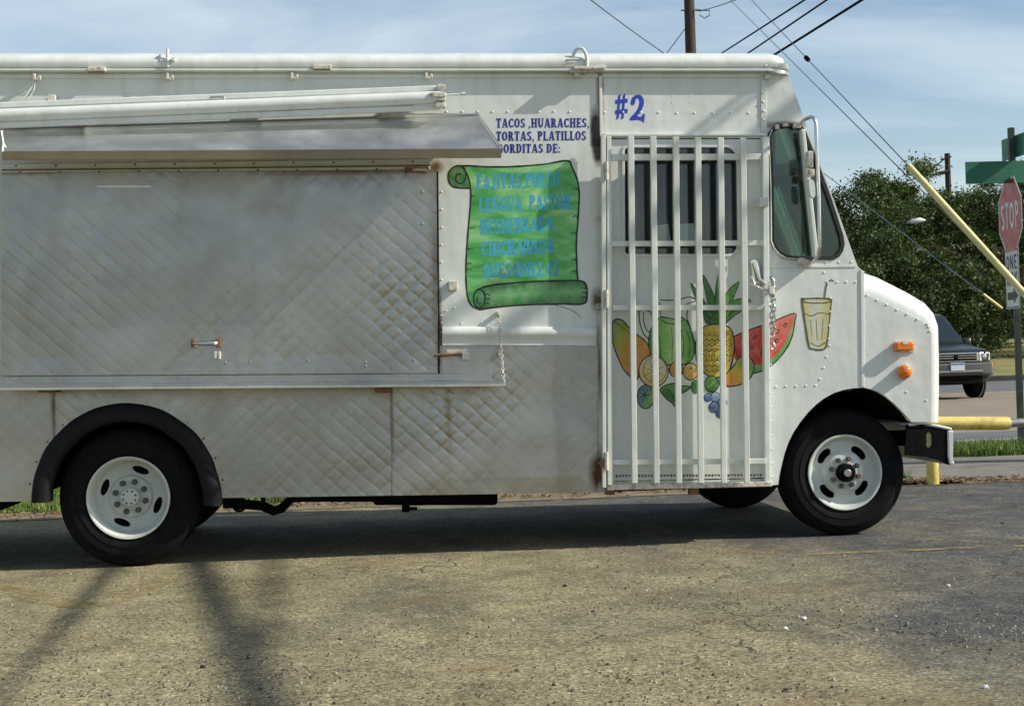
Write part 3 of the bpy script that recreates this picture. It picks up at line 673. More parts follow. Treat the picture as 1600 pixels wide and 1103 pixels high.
# latch bolt
lt = part(MB().pbox(697, 546, 731, 560, -.022, -.010), 'latch_plate', M['rustwhite'], bevel=.002)
part(MB().tube([S(678, 555, -.034), S(729, 553, -.034)], .009, 8), 'latch_bolt', M['rust'], lt, smooth=60)
part(MB().pbox(722, 551, 733, 562, -.045, -.022), 'latch_catch', M['rustwhite'], lt, bevel=.003)
# little box and eyelets on the wall
part(MB().pbox(701, 439, 715, 454, -.035, .0), 'switch_box', M['rustwhite'], bevel=.004)
for (px, py) in ((934.5, 343), (935, 478)): part(MB().tube([(S(px, py).x + .011 * math.cos(a), -.02, S(px, py).z + .011 * math.sin(a)) for a in [2 * math.pi * i / 12 for i in range(12)]], .0045, 6, True), 'eyelet', M['rustwhite'])
# half-round moulding right of the hatch
mb = MB(); pr = [(0, 510.5), (-.012, 511), (-.024, 514), (-.030, 519), (-.026, 524), (-.016, 528), (-.010, 531), (-.010, 539.5), (0, 540)]
for px in (691, 750, 810, 870, 931): mb.v += [(S(px, py, 0).x, y, S(px, py + (px - 810) * .002, 0).z) for (y, py) in pr]
k = len(pr); mb.f = [(i * k + j, i * k + j + 1, (i + 1) * k + j + 1, (i + 1) * k + j) for i in range(4) for j in range(k - 1)] + [tuple(range(k)), tuple(4 * k + j for j in reversed(range(k)))]
part(mb, 'belt_moulding', M['white2'], smooth=50)

# chains
def chain(path, r, wire_r, name, mat, parent=None):
    P_ = [Vector(p) for p in path]; L = sum((P_[i + 1] - P_[i]).length for i in range(len(P_) - 1)); n = int(L / (r * 2.5)); mb = MB()
    for i in range(n):
        t = (i + .5) / n * L; j = 0
        while j < len(P_) - 2 and t > (P_[j + 1] - P_[j]).length: t -= (P_[j + 1] - P_[j]).length; j += 1
        d = (P_[j + 1] - P_[j]).normalized(); c = P_[j] + d * t; side = Vector((1, 0, 0)) if i % 2 else Vector((0, 1, 0)); side = (side - d * side.dot(d)).normalized()
        side = (side + d.cross(side) * random.uniform(-.35, .35)).normalized()
        mb.tube([c + d * (r * 1.75 * math.cos(a)) + side * (r * math.sin(a)) for a in [2 * math.pi * q / 10 for q in range(10)]], wire_r, 5, True)
    return part(mb, name, mat, parent, smooth=60, fix=False, kind='stuff')
chain([S(779.5, 490, -.02), S(781, 520, -.06), S(784, 560, -.13), S(787, 599, -.19)], .0075, .0028, 'shelf_chain', M['rustwhite'])
for q in ((776, 486.5, 783, 492, -.03, 0), (778, 549, 783, 556, -.03, -.008)): part(MB().pbox(*q), 'chain_hook', M['rustwhite'], bevel=.003)

# tilted canopy over the hatch
mb = MB(); nx, ny = 130, 14
for j in range(ny + 1):
    t = j / ny
    for i in range(nx + 1):
        s_ = i / nx; a = S(6 + (745 - 6) * s_, 202 - 22 * s_, -.012); b = S(4 + (781 - 4) * s_, 237 - 4.5 * s_, -.33)
        p = a + (b - a) * t; e = min(1, min(i, nx - i, j, ny - j) / 3)
        p = p + Vector((0, 0, (.004 * noise.noise((p.x * 2, p.y * 6, 1)) + .003 * abs(math.sin((p.x + p.y * 1.2) * 14)) * (1 if .45 < s_ < .93 else .2)) * e)); mb.v.append(tuple(p))
mb.f = [(j * (nx + 1) + i, j * (nx + 1) + i + 1, (j + 1) * (nx + 1) + i + 1, (j + 1) * (nx + 1) + i) for j in range(ny) for i in range(nx)]
can = part(mb, 'canopy', M['canopy'], smooth=40, fix=False)
lq = [S(3, 250.5, -.322), S(783.5, 247, -.322), S(783.5, 232, -.345), S(3, 236.5, -.345)]; lq2 = [Vector((p.x, p.y + .012, p.z)) for p in lq]
part(MB().add(lq + lq2, [(0, 1, 2, 3), (7, 6, 5, 4), (0, 4, 5, 1), (1, 5, 6, 2), (2, 6, 7, 3), (3, 7, 4, 0)]), 'canopy_lip', M['steel_plain'], can, bevel=.002)
a = S(747, 179, -.008); b = S(784, 232.5, -.338)
part(MB().tube([a, lerp(a, b, .5), b], .006, 6), 'canopy_end_rod', M['alu'], can)
part(MB().tube([S(-4, 202, -.012), S(590, 183.5, -.012)], .006, 6), 'canopy_top_seam', M['galv'], can)
part(MB().tube([S(597, 179, -.014), S(747, 179, -.014)], .0055, 6), 'canopy_top_rod', M['alu'], can)
part(MB().pbox(590, 175, 606, 180.5, -.03, 0), 'canopy_hinge_block', M['rustwhite'], can, bevel=.002)
# canopy underside back panel keeps light out of the fold
# rolled awning: flat rail, roller tube, lower bar
aw = part(MB().tube([S(-420, 197, -.14), S(0, 181, -.14), S(345, 167, -.14), S(688, 152.5, -.14)], .036, 16), 'awning_roller', M['white2'], smooth=60)
part(MB().quadbox([S(-420, 186, -.11), S(692, 142.5, -.11), S(692, 133, -.11), S(-420, 176, -.11)], .055), 'awning_rail', M['white2'], aw, bevel=.006)
part(MB().quadbox([S(-420, 218, -.15), S(690, 171.5, -.15), S(690, 163, -.15), S(-420, 207, -.15)], .04), 'awning_bar', M['white2'], aw, bevel=.008)
part(MB().pbox(683, 131.5, 696, 139, -.165, -.10).pbox(672, 144, 697, 152, -.185, -.10).pbox(684, 152, 697, 158, -.18, -.10).pbox(679, 159.5, 697, 168, -.175, -.10), 'awning_end_cap', M['rustwhite'], aw, bevel=.006)
part(MB().tube([S(697, 149, -.14), S(725, 147, -.14)], .006, 8).tube([S(721, 147.3, -.14), S(727, 147, -.14)], .010, 8), 'awning_crank', M['white2'], aw)
part(MB().tube([S(328, 157, -.118), S(329, 152.5, -.118), S(350, 151.5, -.118), S(351, 156, -.118)], .005, 6), 'awning_catch', M['galv'], aw)
part(MB().pbox(74, 148, 86, 158, -.06, 0), 'awning_stop', M['rustwhite'], aw, bevel=.003)
part(MB().pbox(120, 163, 127, 190, -.10, 0).pbox(400, 152, 407, 178, -.10, 0).pbox(640, 143, 647, 168, -.10, 0).pbox(-200, 175, -193, 200, -.10, 0), 'awning_mount', M['white2'], aw, bevel=.004)

# hooks under the roof edge, marker lamps, roof fittings
for px in (57, 265, 460, 670):
    y_ = 120 - px * .0035
    part(MB().pbox(px - 6, y_ - 5, px - 2, y_ + 5, -.055, 0).pbox(px - 6, y_ + 2, px + 6, y_ + 5.5, -.075, -.05).pbox(px + 2, y_ - 2, px + 6, y_ + 5, -.075, -.052), 'roof_hook', M['rustwhite'], bevel=.003)
for px, py in ((150, 108.5), (503, 105)):
    l_ = part(MB().pbox(px - 14.5, py - 4, px + 14.5, py + 3.2, -.078, -.04), 'marker_lamp', M['rustwhite'], bevel=.006)
    part(MB().pbox(px - 13, py + 1.5, px + 12, py + 4.4, -.072, -.046), 'lamp_base', M['rust'], l_)
part(MB().tube([S(262, 105, -.055), S(261.5, 77, -.055)], .008, 8).tube([S(250, 95, -.05), S(273, 94, -.05)], .007, 6).tube([S(250, 95, -.05), S(250, 86, -.04), S(250, 92, .05)], .005, 6).pbox(268, 90, 273, 95.5, -.07, -.03), 'roof_post', M['white2'], bevel=.001)
pp = [S(917, 106, -.06), S(917, 92, -.06), S(915, 83, -.055), S(910.5, 77, -.05), S(905, 75.5, -.045), S(899.5, 79, -.04), S(896, 86, -.035), S(894.5, 94, -.03)]
part(MB().tube(pp, .010, 8), 'vent_pipe', M['white2'], smooth=60)
part(MB().tube([S(887, 93.5, -.05), S(906, 92.5, -.05)], .007, 6).tube([S(886, 98, -.05), S(904, 97, -.05)], .005, 6), 'vent_pipe_bracket', M['white2'])
part(MB().pbox(897, 103.5, 931, 108.5, -.085, -.04), 'vent_lamp', M['rustwhite'], bevel=.004)
part(MB().pbox(931, 102.5, 946, 107.5, -.070, -.04), 'gutter_end', M['white2'], bevel=.003)
part(MB().pbox(891, 107, 916, 113, -.06, 0).pbox(898, 112, 908, 121, -.045, 0), 'gutter_bracket', M['rustwhite'], bevel=.003)
part(MB().pbox(1195, 117, 1203, 123.5, -.03, 0), 'corner_bracket', M['rustwhite'], bevel=.002)
# frayed tie hanging from the first hook
mb = MB()
for k in range(7):
    e = S(30 + k * 2.8, 143 + 6 * (k % 3), -.05); s0 = S(56, 121, -.06); mb.tube([s0, lerp(s0, e, .5) + Vector((.01 * (k % 2), 0, -.012)), e], .0028, 4)
part(mb, 'frayed_tie', M['white2'], kind='stuff')
part(MB().tube([S(2, 205, -.30), S(5, 224, -.31), S(3, 243, -.33)], .006, 5).tube([S(5, 224, -.31), S(9, 231, -.31)], .004, 4), 'frayed_tie', M['white2'])
# ------------------------------------------------------------------ security gate over the door
YB = -.075
gate = part(MB().quadbox([S(941.5, 762, YB), S(947, 762, YB), S(946.5, 212, YB), S(939.5, 212, YB)], .035), 'security_gate', M['bar'], bevel=.003)
part(MB().quadbox([S(949.5, 758, YB), S(957.5, 758, YB), S(955, 213, YB), S(948, 213, YB)], .03), 'gate_post', M['bar'], gate, bevel=.003)
for (xt, xb) in ((986, 992), (1021, 1026.5), (1056.5, 1061.5), (1091, 1096), (1126.5, 1132), (1161.5, 1168)):
    part(MB().quadbox([S(xb - 4.2, 755, YB - .028), S(xb + 4.2, 755, YB - .028), S(xt + 4.6, 212.5 + (xt - 986) * .018, YB - .028), S(xt - 4.6, 212.5 + (xt - 986) * .018, YB - .028)], .028), 'gate_bar', M['bar'], gate, bevel=.003)
for (ya, yb, h, x0, x1) in ((246, 245, 5, 955.5, 1189), (381, 379.5, 4.2, 956, 1194), (481, 480.5, 4, 957, 1196), (722, 720.5, 4.2, 957.5, 1197)):
    part(MB().quadbox([S(x0, ya + h, YB), S(x1, yb + h, YB), S(x1, yb - h, YB), S(x0, ya - h, YB)], .026), 'gate_rail', M['bar'], gate, bevel=.003)
for py in (267, 467, 720):
    part(MB().tube([S(947.5, py - 14, YB - .012), S(948, py + 14, YB - .012)], .011, 8), 'gate_hinge', M['rustwhite'], gate, smooth=50)
part(MB().pbox(938, 716, 945.5, 730, YB - .01, YB + .02), 'gate_hinge_tab', M['rust'], gate, bevel=.002)
# door post the gate closes on, sill, tab
post = part(MB().quadbox([S(1195.5, 757, -.05), S(1204, 757, -.05), S(1201, 214, -.05), S(1191.5, 214, -.05)], .049), 'door_post', M['white2'], bevel=.004)
part(MB().pbox(1186.5, 308, 1201, 323, -.09, -.04), 'post_tab', M['bar'], post, bevel=.003)
part(MB().quadbox([S(949, 766, -.06), S(1207, 760, -.06), S(1206, 752.5, -.06), S(949, 756.5, -.06)], .058), 'door_sill', M['rustwhite'], bevel=.004)
st = part(MB().box((S(955, 760).x, -.02, S(955, 768).z), (S(1190, 760).x, .25, S(955, 762).z)), 'door_step', M['black'])
for px in (954, 1085): part(MB().quadbox([S(px - 7, 773, -.03), S(px + 7, 773, -.03), S(px + 7, 763, -.03), S(px - 7, 763, -.03)], .06), 'step_bracket', M['rust'], st)
mb = MB()
for i in range(46):
    px = 962 + i * 5; mb.pbox(px, 741.5 - i * .03, px + 3, 745 - i * .03 + random.uniform(-1, 1), -.001, .006)
part(mb, 'door_track_grime', M['rust'], kind='stuff')
# chrome latch, padlock hasp, chain
hn = part(MB().slab([(1172, 407), (1180, 404.5), (1184, 409), (1190, 432), (1192, 442), (1184, 444), (1176, 436)], [], -.035, .005), 'door_latch', M['chrome'], bevel=.005)
part(MB().tube([S(1178, 410, -.05), S(1186, 436, -.06), S(1196, 444, -.06)], .009, 8).tube([S(1173, 443, -.09), S(1186, 451, -.10), S(1204, 454, -.10)], .008, 8).tube([S(1174, 432, -.09), S(1180, 447, -.10), S(1208, 457, -.10)], .006, 8), 'latch_lever', M['chrome'], hn, smooth=60)
part(MB().pbox(1202, 446, 1211, 461, -.12, -.09), 'padlock', M['chrome'], hn, bevel=.006)
part(MB().tube([S(1203.5, 446, -.105), S(1203.5, 438, -.105), S(1206.5, 435, -.105), S(1209.5, 438, -.105), S(1209.5, 446, -.105)], .004, 6), 'padlock_shackle', M['chrome'], hn)
chain([S(1204, 432, -.09), S(1206, 470, -.09), S(1205, 505, -.088), S(1208, 545, -.085)], .011, .0048, 'gate_chain', M['chrome'])
chain([S(1207, 436, -.10), S(1209, 480, -.10), S(1210, 520, -.09)], .011, .0048, 'gate_chain', M['chrome'])

# mirror
mr = part(MB().tube([S(px, py, y) for px, py, y in [(1246, 197, -.01), (1258, 187, -.06), (1267, 183, -.11), (1272, 185, -.14), (1275, 194, -.15), (1276.5, 240, -.15), (1279.5, 310, -.15), (1280.5, 385, -.15), (1278, 400, -.14), (1271, 408, -.10), (1262, 411, -.02)]], .0105, 10), 'mirror_bracket', M['alu'], smooth=60)
q = [S(1249, 203, -.05), S(1255.5, 203, -.05), S(1277, 402, -.05), S(1270, 402, -.05)]
part(MB().add([(p.x, -.03, p.z) for p in q] + [(p.x + .004, -.075, p.z) for p in q], [(0, 1, 2, 3), (7, 6, 5, 4), (0, 4, 5, 1), (1, 5, 6, 2), (2, 6, 7, 3), (3, 7, 4, 0)]), 'mirror_housing', M['white2'], mr, bevel=.006)
part(MB().pbox(1262, 236, 1271, 262, -.18, -.13).pbox(1264, 264, 1273, 276, -.17, -.13), 'mirror_clamp', M['rustwhite'], mr, bevel=.006)
part(MB().slab(catmull([(1264, 282), (1272, 284), (1274, 305), (1270, 309), (1266, 303)], 5), [], -.175, -.14), 'convex_mirror', M['white2'], mr, bevel=.006)
part(MB().pbox(1249, 403, 1258, 412, -.05, 0).pbox(1261, 409, 1269, 417, -.06, 0).tube([S(1254, 405, -.04), S(1266, 413, -.05)], .010, 8), 'mirror_foot', M['rustwhite'], mr, bevel=.004)
for q in ((1212, 195, 1218, 202), (1224, 193, 1232, 198), (1240, 194, 1252, 200)): part(MB().pbox(*q, -.03, 0), 'mirror_hinge', M['rustwhite'], mr, bevel=.003)

# amber lamps on the fender
l1 = part(MB().pbox(1400.5, 534.5, 1428, 548, -.055, -.008), 'side_marker', M['amber'], bevel=.008)
part(MB().pbox(1411, 533.5, 1418, 538, -.057, -.02), 'lens_notch', M['white2'], l1)
part(MB().pbox(1399.5, 533.5, 1428.5, 549.5, -.010, 0), 'lamp_base', M['rustwhite'], l1)
cc = S(1411.5, 581); rr_ = .039
l2 = part(MB().lathe([(.001, -.058), (.02, -.056), (.033, -.048), (.037, -.036), (.039, -.012)], (cc.x, 0, cc.z), 28), 'turn_lamp', M['amber'], smooth=50)
part(MB().lathe([(.039, -.014), (.044, -.012), (.044, 0)], (cc.x, 0, cc.z), 28), 'lamp_ring', M['rustwhite'], l2, smooth=30)

# front bumper: curled end turned to the side, white lip in front
bz0, bz1 = S(1450, 716, .0).z, S(1450, 662, .0).z; bx0 = S(1418, 690).x; bx1 = S(1484, 690).x
bsl = [(1416, 663), (1440, 661), (1466, 665), (1482, 670), (1484, 684), (1481, 712), (1484, 727), (1466, 719), (1448, 714), (1414, 711)]
slot = [(1447.5, 678), (1450, 674.5), (1454, 674.5), (1456.5, 678), (1457, 694), (1454.5, 699), (1450, 699.5), (1447.5, 696)]
bp = part(MB().slab(bsl, [slot], .015, .03), 'bumper', M['black'], bevel=.003)
part(MB().slab(slot, [], .032, .04), 'bumper_slot_plate', pm('yellowed_bumper_paint', (.55, .50, .22), .5, 0, .2, 30), bp)  # inset plate painted pale yellow, added to fill the slot
part(MB().slab([(1419, 661.5), (1441, 659.5), (1467, 663.5), (1488, 668.5), (1488.5, 673.5), (1466, 668.5), (1441, 664.5), (1420, 666)], [], .01, WID - .01), 'bumper_top', M['white2'], bp, bevel=.008)
part(MB().slab([(1480.5, 672), (1489.5, 672), (1489.5, 718), (1493, 725), (1484, 727.5), (1481, 712)], [], .008, WID - .008), 'bumper_face', M['white2'], bp, bevel=.010)
for q in (.45, WID - .55): part(MB().box((S(1300, 700).x, q, S(1400, 705).z), (S(1480, 700).x, q + .1, S(1400, 680).z)), 'bumper_arm', M['black'], bp)

# wheel wells, flare
def liner(L, depth, name):
    mb = MB(); q = [S(*p) for p in L]; n = len(q)
    mb.v = [(p.x, .036, p.z) for p in q] + [(p.x, depth, p.z) for p in q]
    mb.f = [(i, i + 1, n + i + 1, n + i) for i in range(n - 1)] + [tuple(n + i for i in range(n))]
    return part(mb, name, M['black'], fix=False)
liner(ARCH_F + ARCH_F2[1:], .62, 'wheel_well'); liner(list(reversed(arch_r)), .75, 'wheel_well')
mb = MB(); na = 44
def afl(t, r, y):
    a = math.radians(-3 + 184 * t); px = ARC[0] + (r - 2) * math.cos(a); py = ARC[1] - (r + 2) * math.sin(a) + (10 if False else 0)
    p = S(px, py, 0); return (p.x, y, p.z)
prf = [(151, -.004), (150, -.020), (146, -.040), (138, -.048), (130, -.046), (124, -.036), (121, -.01), (121, .06)]
for i in range(na + 1):
    t = i / na; wob = .6 * noise.noise((t * 14, 0, 0)) * 3
    for (r, y) in prf: mb.v.append(afl(t, r + wob, y))
k = len(prf); mb.f = [(i * k + j, i * k + j + 1, (i + 1) * k + j + 1, (i + 1) * k + j) for i in range(na) for j in range(k - 1)]
part(mb, 'fender_flare', M['flare'], smooth=50, fix=False)
bl = MB()
for i in range(13):
    a = math.radians(12 + i * 13.2); bl.dome(S(ARC[0] + 153 * math.cos(a), ARC[1] - 156 * math.sin(a), -.006), .0075)
part(bl, 'flare_bolts', M['rust'], kind='stuff', fix=False)

# wheels
def ovalring(r_disc, holes, y0, y1, c, r_in=None):
    def P2(r, a): return (c[0] + r * math.cos(a), y0, c[2] + r * math.sin(a))
    loops = [[P2(r_disc, 2 * math.pi * i / 48) for i in range(48)]]
    for (rad, ang, ra, rb) in holes:
        ca, sa = math.cos(ang), math.sin(ang); L = []
        for i in range(18):
            t = 2 * math.pi * i / 18; u = rb * math.cos(t); w = ra * math.sin(t)
            L.append((c[0] + (rad + u) * ca - w * sa, y0, c[2] + (rad + u) * sa + w * ca))
        loops.append(L)
    return MB().slab_xz(loops, y0, y1)
def tyre_prof(R, ri, y, w):
    return [(ri - .004, y + .022), (ri + .004, y + .006), (ri + .018, y - .004), (ri + .05, y - .010), (ri + .052, y - .0075), (ri + .09, y - .008), (ri + .092, y - .0055), (R - .040, y + .002), (R - .020, y + .012), (R - .006, y + .030), (R - .001, y + .05),
            (R, y + .055), (R, y + .085), (R - .010, y + .087), (R - .010, y + .095), (R, y + .097), (R, y + .125), (R - .010, y + .127), (R - .010, y + .135), (R, y + .137), (R - .001, y + w - .045), (R - .012, y + w - .02), (R - .05, y + w), (ri, y + w - .01), (ri - .02, y + w - .02)]
def squash(mb):
    mb.v = [(x, y, max(z, .003)) for (x, y, z) in mb.v]; return mb
def lugs(par, c, r, y, n, hh, size, mats):
    for i in range(n):
        a = 2 * math.pi * (i + .5) / n + .1; p = (c[0] + r * math.cos(a), y, c[2] + r * math.sin(a))
        part(MB().lathe([(.001, -hh), (size * .8, -hh), (size, -hh * .8), (size, 0)], p, 6), 'lug_nut', mats[i % len(mats)], par)
def rear_wheel(c, y, sgn, main=True):
    """deep-dished outer wheel of a dual pair; y is the outer tyre face, sgn +1 = outer face towards -y"""
    def fl(prof): return [(r, d * sgn) for r, d in prof]
    w = part(MB().lathe(fl([(.222, .004), (.226, -.004), (.224, -.010), (.214, -.008), (.209, .004), (.204, .02), (.196, .05), (.192, .085), (.190, .112)]), (c[0], y, c[2]), 56), 'wheel', M['rim'], smooth=35)
    ty = part(squash(MB().lathe(fl(tyre_prof(c[2], .222, 0, .23)), (c[0], y, c[2]), 72)), 'tyre', M['rubber'], w, smooth=40, fix=True)
    part(squash(MB().lathe(fl([(.222, .28), (.30, .265), (c[2] - .02, .275), (c[2], .31), (c[2], .46), (c[2] - .03, .49), (.22, .49)]), (c[0], y, c[2]), 48)), 'inner_tyre', M['rubber'], w, smooth=40)
    if not main: return w
    part(ovalring(.193, [(.152, math.radians(a), .048, .020) for a in (69, 159, 249, 339)], y + .108 * sgn, y + .118 * sgn, (c[0], 0, c[2])), 'wheel_disc', M['rim'], w)
    part(MB().lathe([(.118, .108), (.114, .092), (.108, .086), (.050, .086)], (c[0], y, c[2]), 40), 'hub_plate', M['rim'], w, smooth=25)
    part(MB().lathe([(.052, .086), (.052, .045), (.046, .036), (.03, .032), (.001, .031)], (c[0], y, c[2]), 28), 'hub', M['rim'], w, smooth=35)
    for i in range(8):
        a = 2 * math.pi * i / 8 + .3; part(MB().lathe([(.001, -.008), (.0055, -.008), (.0065, 0)], (c[0] + .035 * math.cos(a), y + .036, c[2] + .035 * math.sin(a)), 6), 'hub_bolt', M['lug'], w)
    lugs(w, c, .084, y + .086, 8, .028, .0165, [M['lug']])
    part(MB().lathe([(.19, .135), (.001, .135)], (c[0], y, c[2]), 32), 'brake_drum', M['black'], w)
    return w
cR = S(199, 779.5); rear_wheel((cR.x, 0, .378), .035, 1)
w_ = rear_wheel((cR.x, 0, .378), WID - .035, -1, False)
def front_wheel(c, y, main=True):
    R = c[2]
    w = part(MB().lathe([(.214, .004), (.217, -.006), (.213, -.011), (.204, -.009), (.198, .004), (.192, .02), (.183, .035), (.178, .040)], (c[0], y, c[2]), 56), 'wheel', M['rim'], smooth=35)
    part(squash(MB().lathe(tyre_prof(R, .214, 0, .22), (c[0], y, c[2]), 72)), 'tyre', M['rubber'], w, smooth=40)
    if not main: return w
    part(ovalring(.180, [(.143, math.radians(a), .052, .027) for a in (48, 138, 228, 318)], y + .038, y + .05, (c[0], 0, c[2])), 'wheel_disc', M['rim'], w)
    part(MB().lathe([(.128, .038), (.118, .022), (.108, .010), (.100, .004), (.052, .002)], (c[0], y, c[2]), 40), 'hub_plate', M['rim'], w, smooth=35)
    part(MB().lathe([(.053, .003), (.053, -.035), (.047, -.045), (.028, -.047), (.026, -.052), (.012, -.054), (.001, -.054)], (c[0], y, c[2]), 28), 'hub', M['black'], w, smooth=35)
    part(MB().lathe([(.022, -.0545), (.018, -.058), (.001, -.058)], (c[0], y, c[2]), 20), 'hub_cap', M['galv'], w)
    lugs(w, c, .080, y + .004, 8, .026, .0145, [M['lug'], M['lugr'], M['lug']])
    part(MB().lathe([(.19, .085), (.001, .085)], (c[0], y, c[2]), 32), 'brake_drum', M['black'], w)
    return w
cF = S(1320, 739, .08); front_wheel((cF.x, 0, .361), .08)
cQ = G(1168, 793); front_wheel((cF.x - .20, 0, .361), WID - .30, False)

# underbody
zb = S(400, 775).z
for yy in (.62, 1.42): part(MB().box((S(-690, 700).x, yy, zb + .06), (S(1400, 700).x, yy + .09, zb + .24)), 'chassis_rail', M['black'])
part(MB().box((S(-690, 700).x, .80, zb + .25), (S(936, 700).x, WID - .04, zb + .29)), 'floor_pan', M['black'])
part(MB().tube([(cR.x, .3, .378), (cR.x, WID - .3, .378)], .07, 12).lathe([(.001, -.17), (.12, -.13), (.17, 0), (.12, .13), (.001, .17)], (cR.x, WID / 2, .378), 18), 'rear_axle', M['black'], smooth=50)
part(MB().tube([(cF.x, .2, .34), (cF.x, WID - .3, .34)], .045, 10), 'front_axle', M['black'])
part(MB().pbox(583, 765, 778, 789.5, .45, .8), 'fuel_tank', M['black'], bevel=.02)
part(MB().pbox(628, 786, 640, 800, .5, .56).pbox(640, 792, 652, 797, .5, .52), 'tank_strap', M['black'])
ex = part(MB().tube([S(372, 788, .10), S(386, 788, .35), S(410, 790, .40), S(428, 798, .42), S(440, 794, .44), S(456, 778, .46), S(500, 774, .5)], .028, 10), 'exhaust_pipe', M['black'], smooth=50)
part(MB().lathe([(.030, -.012), (.040, -.010), (.040, .06), (.030, .06), (.030, -.012)], tuple(S(374, 789, .08)), 20), 'exhaust_tip', M['black'], ex)
for q in ((348, 777, 372, 794, .12, .16), (408, 777, 414, 786, .2, .24)): part(MB().pbox(*q), 'exhaust_hanger', M['black'], ex)
part(MB().pbox(455, 775, 640, 784, .3, .36), 'side_member', M['black'])
part(MB().pbox(-30, 778, 2, 797, .2, .7), 'mud_flap', M['black'])
